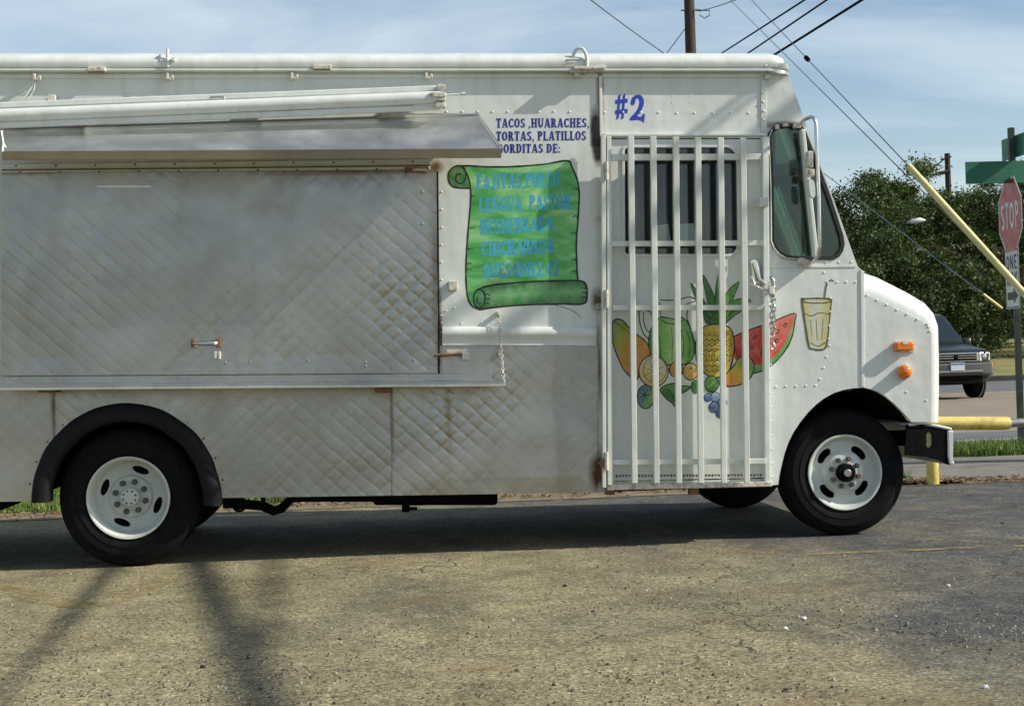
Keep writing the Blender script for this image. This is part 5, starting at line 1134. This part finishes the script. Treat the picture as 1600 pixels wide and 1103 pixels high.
for z in (12.2,):
    for x in (-1.1, 1.1): part(MB().lathe([(.03, 0), (.05, .04), (.03, .08), (.045, .12), (.001, .14)], (pt.x + x, pt.y - .17, 12.3), 10, 'z'), 'insulator', M['galv'], up)
def sag(a, b, s_, n=24):
    a, b = Vector(a), Vector(b); return [a + (b - a) * (i / n) - Vector((0, 0, s_ * 4 * (i / n) * (1 - i / n))) for i in range(n + 1)]
def through(ya, q, z_end, y_end):
    """cable from the pole at picture row ya through a picture point, continued overhead to the near span's end"""
    return V(1080, ya, pd - .2)
cables = [((1255, 0), 114, 25.0, .016, 'upper left of the three'), ((1290, 0), 143, 26.0, .017, 'middle one of the three'), ((1345, 0), 167, 27.5, .025, 'thickest and lowest of the three')]
for (q, ya, t1, r, lb) in cables:
    c0 = V(1080, ya, pd - .1); c1 = V(q[0], q[1], t1); end = c0 + (c1 - c0) * ((-10.0 - c0.y) / (c1.y - c0.y)); s_ = .02
    tag(MB().tube(sag(c0, end, s_, 40), r, 8).build('overhead_cable', M['cable'], smooth=60), 'thick black overhead cable at upper right, ' + lb, 'cable', 'black overhead cables')
for (lab, pa_, pb_, r) in (('thin wire slanting down to the roof left of the utility pole', V(1074, 108, pd), V(880, -33, 30), .013), ('short thin wire running down left from the utility pole', V(1073, 42, pd), V(960, 184, 46), .012), ('thin wire rising right from the utility pole bracket', V(1096, 17, pd - .1), V(1200, -22, 30), .012)):
    tag(MB().tube(sag(pa_, pb_, .05, 8), r, 6).build('service_wire', M['wire'], smooth=60), lab, 'wire')
# unseen pole and cable added right of frame to throw the foreground shadow band
sh0, sh1 = G(293, 885), G(377, 1103); kz = 6.2; c0 = sh0 - SUN * (kz / -SUN.z); c1 = sh1 - SUN * (kz / -SUN.z); dv = (c1 - c0) / (c1.y - c0.y)
q0 = c0 + dv * (5.0 - c0.y); q1 = c0 + dv * (-16.0 - c0.y)
np_ = thing('utility_pole', 'added wooden street pole, out of view just outside the right edge of the picture', 'utility pole', (q0.x, q0.y, -.1))
part(MB().tube([(q0.x, q0.y, -.2), (q0.x, q0.y, 7.4)], [.15, .11], 12), 'shaft', M['wood'], np_, smooth=50)
part(MB().lathe([(.03, 0), (.05, .04), (.03, .08), (.001, .1)], (q0.x, q0.y, 7.4), 10, 'z'), 'insulator', M['galv'], np_)
tag(MB().tube(sag(q0, q1, .05, 30), .055, 8).build('overhead_cable', M['cable'], smooth=60), 'added bundled overhead cable, out of view, casting the soft shadow band across the foreground', 'cable')
# guy wires with their guards
guys = [('guy_wire', 'long guy wire ending in the big yellow guard sleeve', (1419, 259), 15.0, (1077, -102), (1830, 713), .006, True),
        ('guy_wire', 'guy wire running just below and left of the one with the big yellow sleeve', (1402, 260), 15.6, (1077, -63), (1846, 700), .006, False),
        ('guy_wire', 'lowest guy wire crossing the dark trees beside the windscreen', (1287, 271), 15.8, (1077, 112), (1830, 682), .006, False)]
for (nm, lb, top_, dep, att, foot, r, big) in guys:
    A_ = V(att[0], att[1], pd - .2); T0 = V(top_[0], top_[1], dep)
    base = G(foot[0], foot[1]); g_ = thing(nm, lb, 'guy wire', tuple(base), 0, 'guy wires of the utility pole')
    if top_[0] < 1300:                     # anchored lower: straight to the ground
        T0 = V(1534, 458, dep - 1)
    part(MB().tube([A_, T0, base], r, 6), 'strand', M['wire'], g_, smooth=60)
    if big:
        e_ = T0 + (base - T0) * .92
        part(MB().tube([T0, T0 + (base - T0) * .01, e_], [.026, .033, .033], 12), 'guard_sleeve', M['cream'], g_, smooth=50)
        ins = V(1260, 89, 0); d1 = T0 + (A_ - T0) * .46
        # strain insulator where the photo shows a knot
        best = min(range(1, 100), key=lambda k: abs(((T0 + (A_ - T0) * k / 100) - CAM).dot(RT) / ((T0 + (A_ - T0) * k / 100) - CAM).dot(FW) * F + CX - 1260)); c_ = T0 + (A_ - T0) * best / 100
        dr = (A_ - T0).normalized(); part(MB().tube([c_ - dr * .14, c_ - dr * .10, c_ + dr * .10, c_ + dr * .14], [.012, .032, .032, .012], 10), 'strain_insulator', M['cable'], g_, smooth=60)
    else:
        q0, q1 = ((1563, 421), (1590, 448)) if top_[0] > 1300 else ((1536, 459), (1565, 481))
        def onwire(px):
            k = min(range(0, 400), key=lambda k: abs(((T0 + (base - T0) * k / 400) - CAM).dot(RT) / ((T0 + (base - T0) * k / 400) - CAM).dot(FW) * F + CX - px)); return T0 + (base - T0) * k / 400
        part(MB().tube([onwire(q0[0]), onwire(q1[0])], .014, 10), 'guard_sleeve', M['cream'], g_, smooth=50)
# far pole and street lamp
fp = V(1482, 300, 74); fpole = thing('utility_pole', 'distant thin utility pole sticking up over the trees', 'utility pole', (fp.x, fp.y, 1.2))
part(MB().tube([(fp.x, fp.y, 1), (fp.x, fp.y, V(1482, 240, 74).z)], [.17, .13], 10), 'shaft', M['wood'], fpole)
part(MB().tube([V(1470, 250, 73.8), V(1486, 245, 73.8)], .05, 6).tube([V(1463, 272, 73.8), V(1484, 268, 73.8)], .10, 6), 'crossarm', M['wood'], fpole)
tag(MB().tube(sag(V(1474, 250, 73.8), V(1395, 286, 85), .3, 10), .03, 5).build('service_wire', M['wire']), 'far thin wire from the distant pole down to the trees', 'wire')
lp = V(1436, 345, 53); lamp = thing('street_lamp', 'white street lamp head hanging before the dark trees', 'street lamp', (lp.x, lp.y + 4, 1))
part(MB().tube([(lp.x, lp.y + 4, .5), (lp.x, lp.y + 4, lp.z + .3), (lp.x, lp.y + 2, lp.z + .25), V(1438, 345.5, 53)], [.03, .025, .02, .02], 8), 'lamp_post', M['wood'], lamp)
part(MB().tube([V(1446, 344.5, 53), V(1438, 344.5, 53), V(1426, 346.5, 53), V(1418, 348, 53)], [.03, .10, .10, .03], 10), 'lamp_head', M['sign_white'], lamp, smooth=60)

# ------------------------------------------------------------------ vehicles across the road
def loft(secs, cap=True):
    mb = MB(); k = len(secs[0])
    for s_ in secs: mb.v += s_
    mb.f = [(i * k + j, i * k + (j + 1) % k, (i + 1) * k + (j + 1) % k, (i + 1) * k + j) for i in range(len(secs) - 1) for j in range(k)]
    if cap: mb.f += [tuple(reversed(range(k))), tuple((len(secs) - 1) * k + j for j in range(k))]
    return mb
def rr(y, w, z0, z1, rb, rt, wt=None):
    """rounded cross-section: half width w at bottom, wt at top"""
    wt = wt or w; o = []
    for (cx, cz, a0, r) in ((w - rb, z0 + rb, -90, rb), (wt - rt, z1 - rt, 0, rt), (-(wt - rt), z1 - rt, 90, rt), (-(w - rb), z0 + rb, 180, rb)):
        for i in range(5): a = math.radians(a0 + 90 * i / 4); o.append((cx + r * math.cos(a), y, cz + r * math.sin(a)))
    return o
def suv(name, label, loc, rz, paint, group=None):
    """front looks along local -y"""
    t = thing(name, label, 'car', loc, rz, group, world=False)
    b = loft([rr(-.06, .70, .42, .86, .08, .06), rr(.0, .80, .38, .92, .10, .08), rr(.12, .845, .34, .97, .10, .10, .80), rr(.6, .855, .30, 1.02, .08, .10, .80), rr(1.15, .86, .30, 1.06, .08, .08, .82), rr(1.3, .86, .30, 1.08, .08, .06, .83), rr(3.9, .86, .30, 1.08, .08, .06, .83), rr(4.4, .84, .34, 1.06, .1, .08, .82), rr(4.5, .78, .42, 1.0, .1, .08, .76)]).build('body', paint, t, smooth=40)
    loft([rr(1.28, .80, 1.03, 1.10, .02, .02, .79), rr(1.95, .80, 1.03, 1.66, .02, .08, .66), rr(2.2, .80, 1.03, 1.71, .02, .08, .66), rr(4.1, .80, 1.03, 1.70, .02, .08, .66), rr(4.45, .79, 1.03, 1.12, .02, .03, .75)]).build('cabin', paint, t, smooth=35)
    g = M['suv_glass']
    def pane(q, nm='window'): MB().add(q, [(0, 1, 2, 3)]).build(nm, g, t, fix=False)
    pane([(-.70, 1.312, 1.13), (.70, 1.312, 1.13), (.60, 1.885, 1.615), (-.60, 1.885, 1.615)], 'windscreen')
    for s_ in (-1, 1):
        for (y0, y1) in ((2.02, 2.75), (2.85, 3.5), (3.6, 4.1)): pane([(s_ * .803, y0 - (.35 if y0 < 2.1 else 0), 1.12), (s_ * .803, y1, 1.12), (s_ * .700, y1, 1.58), (s_ * .700, y0, 1.58)])
    MB().box((-.52, -.085, .72), (.52, -.05, .90)).build('grille_surround', M['chrome'], t, bevel=.015)
    gr = MB().box((-.47, -.092, .745), (.47, -.086, .875)).build('grille', M['black'], t)
    for z in (.785, .83): MB().box((-.46, -.104, z), (.46, -.093, z + .016)).build('grille_bar', M['chrome'], gr, bevel=.004)
    MB().lathe([(.001, -.02), (.05, -.015), (.06, 0)], (0, -.094, .81), 14).build('emblem', M['black'], gr)
    for s_ in (-1, 1):
        h = MB().add([(s_ * .54, -.075, .72), (s_ * .80, -.015, .735), (s_ * .815, .005, .88), (s_ * .54, -.07, .895), (s_ * .54, .03, .72), (s_ * .80, .06, .735), (s_ * .815, .08, .88), (s_ * .54, .03, .895)], [(0, 1, 2, 3), (7, 6, 5, 4), (0, 4, 5, 1), (1, 5, 6, 2), (2, 6, 7, 3), (3, 7, 4, 0)]).build('headlight', M['headlight'], t, bevel=.012)
        MB().lathe([(.001, -.012), (.045, -.008), (.055, 0)], (s_ * .66, -.055, .81), 14).build('bulb_bowl', M['chrome'], h)
        MB().add([(s_ * .58, -.135, .60), (s_ * .83, -.085, .60), (s_ * .835, -.075, .68), (s_ * .58, -.13, .68), (s_ * .58, -.05, .60), (s_ * .83, .0, .60), (s_ * .835, .0, .68), (s_ * .58, -.05, .68)], [(0, 1, 2, 3), (7, 6, 5, 4), (0, 4, 5, 1), (1, 5, 6, 2), (2, 6, 7, 3), (3, 7, 4, 0)]).build('turn_signal', M['amber'], t, bevel=.006)
        m_ = loft([rr(1.50, .06, 1.03, 1.12, .02, .02), rr(1.56, .10, 1.01, 1.19, .03, .03), rr(1.66, .10, 1.01, 1.19, .03, .03)])
        m_.v = [(x + s_ * .97, y, z) for x, y, z in m_.v]; m_.build('door_mirror', paint, t, smooth=40)
        MB().box((s_ * .862 - .012, 1.2, .55), (s_ * .862 + .012, 3.3, .66)).build('side_moulding', M['suv_trim'], t, bevel=.01)
        for y_ in (2.62, 3.35): MB().box((s_ * .868 - .015, y_, .93), (s_ * .868 + .015, y_ + .16, .965)).build('door_handle', M['suv_trim'], t, bevel=.006)
    bp_ = loft([rr(-.17, .55, .50, .68, .03, .03), rr(-.13, .78, .46, .70, .04, .04), rr(-.02, .87, .44, .70, .05, .04), rr(.25, .875, .44, .70, .05, .04)]).build('front_bumper', M['suv_trim'], t, smooth=40)
    MB().box((-.55, -.182, .52), (.55, -.165, .555)).build('bumper_strip', M['galv'], bp_, bevel=.006)
    MB().box((-.60, -.10, .28), (.60, .3, .45)).build('lower_valance', M['black'], t, bevel=.03)
    lp_ = MB().box((-.155, -.192, .555), (.155, -.184, .71)).build('licence_plate', M['plate'], t, bevel=.003)
    MB().box((-.15, -.1945, .665), (.15, -.1925, .70)).build('plate_band', M['plate_blue'], lp_)
    for s_ in (-1, 1):
        for y_ in (.78, 3.5):
            w = MB().lathe([(.235, -.11), (.24, -.10), (.18, -.07), (.06, -.085), (.001, -.085)] if s_ < 0 else [(.235, .11), (.24, .10), (.18, .07), (.06, .085), (.001, .085)], (s_ * .745, y_, .36), 24, 'x').build('wheel', M['galv'], t, smooth=40)
            MB().lathe([(.235, -.11), (.30, -.125), (.345, -.10), (.36, -.06), (.36, .06), (.345, .10), (.30, .125), (.235, .11)], (s_ * .745, y_, .36), 28, 'x').build('tyre', M['rubber'], w, smooth=50)
            MB().lathe([(.36, 0), (.43, 0), (.43, s_ * .02), (.36, s_ * .02)], (s_ * .848, y_, .37), 28, 'x').build('wheel_arch', M['suv_trim'], t)
    return t
M['suv_paint'] = pm('dark_green_grey_car_paint', (.018, .026, .025), .28, .3, .12, 3); M['suv_trim'] = pm('grey_car_trim', (.085, .09, .09), .5, .1, .15, 6); M['suv_glass'] = pm('dark_car_glass', (.02, .03, .032), .06, 0, .1, 3, spec=.8)
M['headlight'] = pm('headlight_lens', (.62, .62, .58), .12, .5, .2, 12); M['plate'] = pm('licence_plate_white', (.60, .64, .70), .5, 0, .1, 40); M['plate_blue'] = pm('licence_plate_blue', (.10, .20, .42), .5, 0, .1, 20)
sl = V(1494, 583, 33.2); suv('parked_suv', 'dark green grey SUV facing the lot beyond the yellow rail', (sl.x, sl.y + .1, -.071), math.radians(2), M['suv_paint']).scale = (1, 1, 1.1)
cl = V(1566, 537, 78); suv('parked_car', 'small pale car far off under the trees', (cl.x, cl.y, 1.25), 1.25, pm('pale_car_paint', (.55, .57, .60), .3, .1, .1, 3))
MB_ = None

# ------------------------------------------------------------------ trees
M['leaf_a'] = leafy('oak_leaves', (.010, .026, .005), (.075, .115, .018)); M['leaf_b'] = leafy('mid_green_leaves', (.014, .036, .006), (.115, .165, .028)); M['leaf_c'] = leafy('brownish_leaves', (.035, .040, .012), (.11, .10, .035))
M['bark'] = pm('grey_bark', (.17, .145, .115), .9, 0, .3, 6, .4, 30, stretch=(4, 4, .8)); M['bark_d'] = pm('dark_bark', (.06, .048, .038), .9, 0, .3, 6, .4, 30, stretch=(4, 4, .8))
def tree(label, base, height, rx, nclump, nleaf, leafmat, bark, seed, low=.12, leaf=.16, trunks=1, cat='tree'):
    rnd = random.Random(seed); t = thing('broadleaf_tree', label, cat, tuple(base), 0, 'trees across the road')
    b = Vector(base); mb = MB(); tips = []
    for k in range(trunks):
        off = Vector((rnd.uniform(-.35, .35) * (trunks > 1), rnd.uniform(-.3, .3) * (trunks > 1), 0)); h = height * .62; lean = Vector((rnd.uniform(-.08, .08), rnd.uniform(-.05, .05), 0)) * height
        r0 = height * (.022 if trunks == 1 else .010); pts = [b + off - Vector((0, 0, .3)), b + off + lean * .3 + Vector((0, 0, h * .33)), b + off + lean * .7 + Vector((0, 0, h * .66)), b + off + lean + Vector((0, 0, h))]
        mb.tube(pts, [r0 * 1.3, r0, r0 * .75, r0 * .4], 8)
        for i in range(7):
            p = pts[1] + (pts[3] - pts[1]) * rnd.random(); a = rnd.uniform(0, 6.28); e = p + Vector((math.cos(a) * rx * .62, math.sin(a) * rx * .62, rnd.uniform(.12, .32) * height)); mid = (p + e) / 2 + Vector((0, 0, .12 * height * rnd.random()))
            mb.tube([p, mid, e], [r0 * .5, r0 * .32, r0 * .12], 6)
    mb.build('trunk', bark, t, smooth=60, fix=False); t_o = t
    cz = height * (low + (1 - low) / 2); rz = height * (1 - low) / 2; cen = []; rad = []
    for c in range(nclump):
        while True:
            d = Vector((rnd.uniform(-1, 1), rnd.uniform(-1, 1), rnd.uniform(-1, 1)))
            if .12 < d.length < 1: break
        d = d.normalized() * (d.length ** .45)
        lump = 1 + .75 * noise.noise((d.x * 1.9 + seed, d.y * 1.9, d.z * 1.9)); taper = 1 - .25 * max(0, d.z)
        cen.append((b.x + d.x * rx * lump * taper, b.y + d.y * rx * lump * taper, b.z + cz + d.z * rz * lump)); rad.append(rnd.uniform(.25, .62) * rx * .21)
    g = np.random.default_rng(seed); N = nclump * nleaf
    P = np.repeat(np.array(cen), nleaf, 0) + g.normal(size=(N, 3)) * np.repeat(np.array(rad), nleaf)[:, None] * np.array([1, 1, .65])
    nn = g.normal(size=(N, 3)) + np.array([0, 0, .8]); nn /= np.linalg.norm(nn, axis=1)[:, None]
    u = np.cross(nn, g.normal(size=(N, 3))); u /= np.linalg.norm(u, axis=1)[:, None]; w = np.cross(nn, u); sz = (leaf * g.uniform(.6, 1.3, N))[:, None]
    VV = np.stack([P - u * sz, P + w * sz * .5 + nn * sz * .12, P + u * sz, P - w * sz * .5 + nn * sz * .12], 1).reshape(-1, 3)
    me = bpy.data.meshes.new('crown'); me.vertices.add(4 * N); me.vertices.foreach_set('co', VV.astype(np.float32).ravel()); me.loops.add(4 * N); me.loops.foreach_set('vertex_index', np.arange(4 * N, dtype=np.int32))
    me.polygons.add(N); me.polygons.foreach_set('loop_start', np.arange(0, 4 * N, 4, dtype=np.int32)); me.update(calc_edges=True); me.validate(); me.materials.append(leafmat)
    o = bpy.data.objects.new('crown', me); COL.objects.link(o); adopt(o, t); return t
def tb(px, dep, zz): p = V(px, 545, dep); return (p.x, p.y, zz)
tree('round dark tree touching the windscreen pillar, nearest the truck', tb(1352, 56, 1.0), 5.6, 3.2, 115, 380, M['leaf_a'], M['bark_d'], 11, .04, .062)
tree('tall tree in the middle, second from the truck, with the highest crown', tb(1432, 58, 1.0), 6.1, 2.9, 115, 380, M['leaf_b'], M['bark_d'], 23, .06, .062)
tree('lower dark tree behind the upper end of the yellow guard', tb(1490, 62, 1.1), 5.9, 3.0, 105, 380, M['leaf_a'], M['bark_d'], 35, .06, .062)
tree('bright green tree behind the stop sign', tb(1560, 60, 1.1), 6.0, 3.2, 115, 380, M['leaf_b'], M['bark_d'], 47, .14, .062)
tree('tree at the right edge of the picture', tb(1650, 57, 1.0), 6.3, 3.5, 115, 380, M['leaf_a'], M['bark_d'], 59, .12, .062)
tree('tree mostly hidden behind the cab', tb(1262, 60, 1.0), 5.6, 3.2, 110, 300, M['leaf_a'], M['bark_d'], 61, .06, .10)
tree('brownish sapling with several pale stems under the guy wires', tb(1523, 52, .9), 3.9, 1.5, 40, 70, M['leaf_c'], M['bark'], 71, .42, .08, 4)
tree('shrubby low tree by the hood of the truck', tb(1400, 51, .9), 3.6, 2.6, 90, 330, M['leaf_a'], M['bark_d'], 83, .0, .062)
tree('shrubby low tree above the dark SUV', tb(1478, 55, 1.0), 3.8, 2.6, 90, 330, M['leaf_a'], M['bark_d'], 95, .0, .062)
tree('low dark shrub right of the SUV under the sapling', tb(1512, 53.5, .95), 2.6, 2.0, 70, 260, M['leaf_a'], M['bark_d'], 111, .0, .07)
tree('low dark shrub directly behind the SUV windscreen', tb(1462, 50, .85), 2.6, 2.2, 70, 260, M['leaf_a'], M['bark_d'], 113, .0, .07)
tree('broad dark tree at the back between the SUV and the stop sign', tb(1540, 70, 1.3), 5.6, 4.0, 130, 260, M['leaf_a'], M['bark_d'], 101, .12, .09)
tree('broad dark tree at the back above the hood', tb(1420, 72, 1.3), 5.8, 4.4, 130, 260, M['leaf_a'], M['bark_d'], 103, .0, .09)
# a far wood closing the gaps between trunks
rnd = random.Random(5); mb = MB()
for i in range(9000):
    x = rnd.uniform(0, 75); y_ = 92 + rnd.uniform(-2, 5); z = 1.2 + abs(rnd.gauss(0, 1)) * 2.0; z = min(z, 5.2 + .9 * noise.noise((x * .3, 0, 0))); p = Vector((x, y_, z)); s_ = rnd.uniform(.2, .45)
    n = Vector((rnd.gauss(0, 1), rnd.gauss(0, 1) - .6, rnd.gauss(0, 1))).normalized(); u = n.orthogonal().normalized(); w = n.cross(u); mb.add([p - u * s_, p + w * s_ * .6, p + u * s_, p - w * s_ * .6], [(0, 1, 2, 3)])
o = mb.build('far_woodland', M['leaf_a'], fix=False, kind='stuff'); tag(o, 'dark woodland far behind the trees across the road', 'woodland')

# ------------------------------------------------------------------ grass, gravel, leaf litter
M['blade'] = islands('grass_blades', [(0, (.045, .10, .012)), (.5, (.10, .20, .025)), (.85, (.20, .27, .05)), (1, (.34, .30, .11))])
def grass(name, label, x0, x1, y0, y1, n, hmin, hmax, seed, dens=.0):
    rnd = random.Random(seed); vs_ = []; fs = []
    for i in range(n):
        x, y_ = rnd.uniform(x0, x1), rnd.uniform(y0, y1)
        if noise.noise((x * 1.1, y_ * 1.1, seed)) < dens - .25: continue
        if y_ - y0 < .12 * (1 + noise.noise((x * 3, 0, seed))): continue
        h = rnd.uniform(hmin, hmax) * (1 + .5 * noise.noise((x * .8, y_ * .8, 1))); a = rnd.uniform(0, 6.28); w = .006; dx_, dy_ = math.cos(a) * w, math.sin(a) * w; lx, ly = rnd.gauss(0, .35) * h, rnd.gauss(0, .35) * h
        o = len(vs_); vs_ += [(x - dx_, y_ - dy_, -.015), (x + dx_, y_ + dy_, -.015), (x + lx, y_ + ly, h)]; fs.append((o, o + 1, o + 2))
    mb = MB(); mb.v = vs_; mb.f = fs; o = mb.build(name, M['blade'], fix=False, kind='stuff'); return tag(o, label, 'grass')
grass('grass', 'green grass strip seen under the truck along the edge of the lot', -4.5, 4.3, 3.55, 7.0, 42000, .04, .12, 1)
grass('grass', 'patch of green grass between the yellow rail and the road', 4.6, 9.5, 5.85, 7.15, 22000, .04, .12, 2, .1)
M['gravel'] = islands('loose_gravel', [(0, (.03, .026, .02)), (.35, (.09, .075, .05)), (.7, (.22, .18, .12)), (.95, (.30, .26, .20)), (1, (.42, .39, .33))])
M['litter'] = islands('dry_leaf_litter', [(0, (.07, .04, .015)), (.5, (.18, .10, .035)), (1, (.34, .22, .09))])
rnd = random.Random(9); mb = MB()
for i in range(9000):
    px, py = rnd.uniform(-80, 1680), 860 + 250 * rnd.random() ** .8; p = G(px, py)
    if noise.noise((p.x * .9, p.y * .9, 4)) < rnd.uniform(-.5, .35): continue
    s_ = rnd.choice((.003, .004, .004, .005, .006, .008)) * rnd.uniform(.7, 1.3); a = rnd.uniform(0, 6.28); c, d = math.cos(a) * s_, math.sin(a) * s_; h = s_ * rnd.uniform(.6, 1.1); k = rnd.uniform(.6, 1)
    mb.add([(p.x + c, p.y + d, 0), (p.x - d * k, p.y + c * k, 0), (p.x - c, p.y - d, 0), (p.x + d * k, p.y - c * k, 0), (p.x + c * .3, p.y + d * .3, h), (p.x - c * .3, p.y - d * .3, h * .8)], [(0, 1, 4), (1, 2, 5), (1, 5, 4), (2, 3, 5), (3, 0, 4), (3, 4, 5)])
tag(mb.build('gravel', M['gravel'], fix=False, kind='stuff'), 'loose gravel scattered over the worn asphalt', 'gravel')
mb = MB()
for i in range(3600):
    if i % 3: x, y_ = rnd.uniform(-5, 4.6), 3.38 + rnd.gauss(0, .16)
    elif i % 2: x, y_ = rnd.uniform(3.4, 5.1), 3.16 + rnd.gauss(0, .07)
    else: continue
    s_ = rnd.uniform(.008, .026); a = rnd.uniform(0, 6.28); c, d = math.cos(a) * s_, math.sin(a) * s_; z = .008 + rnd.random() * .02; k = rnd.uniform(.3, .6)
    mb.add([(x + c, y_ + d, z), (x - d * k, y_ + c * k, z + rnd.uniform(0, .014)), (x - c, y_ - d, z + rnd.uniform(0, .01)), (x + d * k, y_ - c * k, z)], [(0, 1, 2, 3)])
tag(mb.build('leaf_litter', M['litter'], fix=False, kind='stuff'), 'dry brown leaf litter along the edge of the lot', 'leaf litter')
def pebble(px, py, s_, mat, label, name='pebble', cat='stone', group=None):
    p = G(px, py); mb = MB(); r_ = random.Random(int(px))
    mb.lathe([(.001, s_ * 1.0), (s_ * .6, s_ * .85), (s_, s_ * .4), (s_ * .9, 0)], (0, 0, 0), 8, 'z'); mb.v = [(p.x + x * r_.uniform(.7, 1.25), p.y + y_ * r_.uniform(.6, 1.1), .001 + z * r_.uniform(.7, 1.1)) for x, y_, z in mb.v]
    return tag(mb.build(name, mat, smooth=30), label, cat, group)
M['pebw'] = pm('white_litter', (.66, .66, .68), .6, 0, .1, 30); M['pebd'] = pm('dark_stone', (.035, .03, .025), .8, 0, .2, 30)
pebble(1227, 983, .011, M['pebw'], 'white pebble at lower middle right, left one of a close pair', group='white pebbles')
pebble(1256, 967, .011, M['pebw'], 'white pebble at lower middle right, right one of a close pair', group='white pebbles')
pebble(1540, 1075, .011, M['pebw'], 'white pebble on brown dirt near the lower right corner', group='white pebbles')
pebble(1482, 916, .011, M['pebw'], 'white pebble on dark asphalt below the yellow bay line', group='white pebbles')
pebble(317, 1043, .012, M['pebd'], 'dark stone left of the soft shadow band in the foreground', group='dark stones')
pebble(883, 916, .011, M['pebd'], 'dark stone on tan asphalt in front of the truck door', group='dark stones')
pebble(1566, 818, .010, M['pebd'], 'dark stone on the asphalt right of the front wheel', group='dark stones')
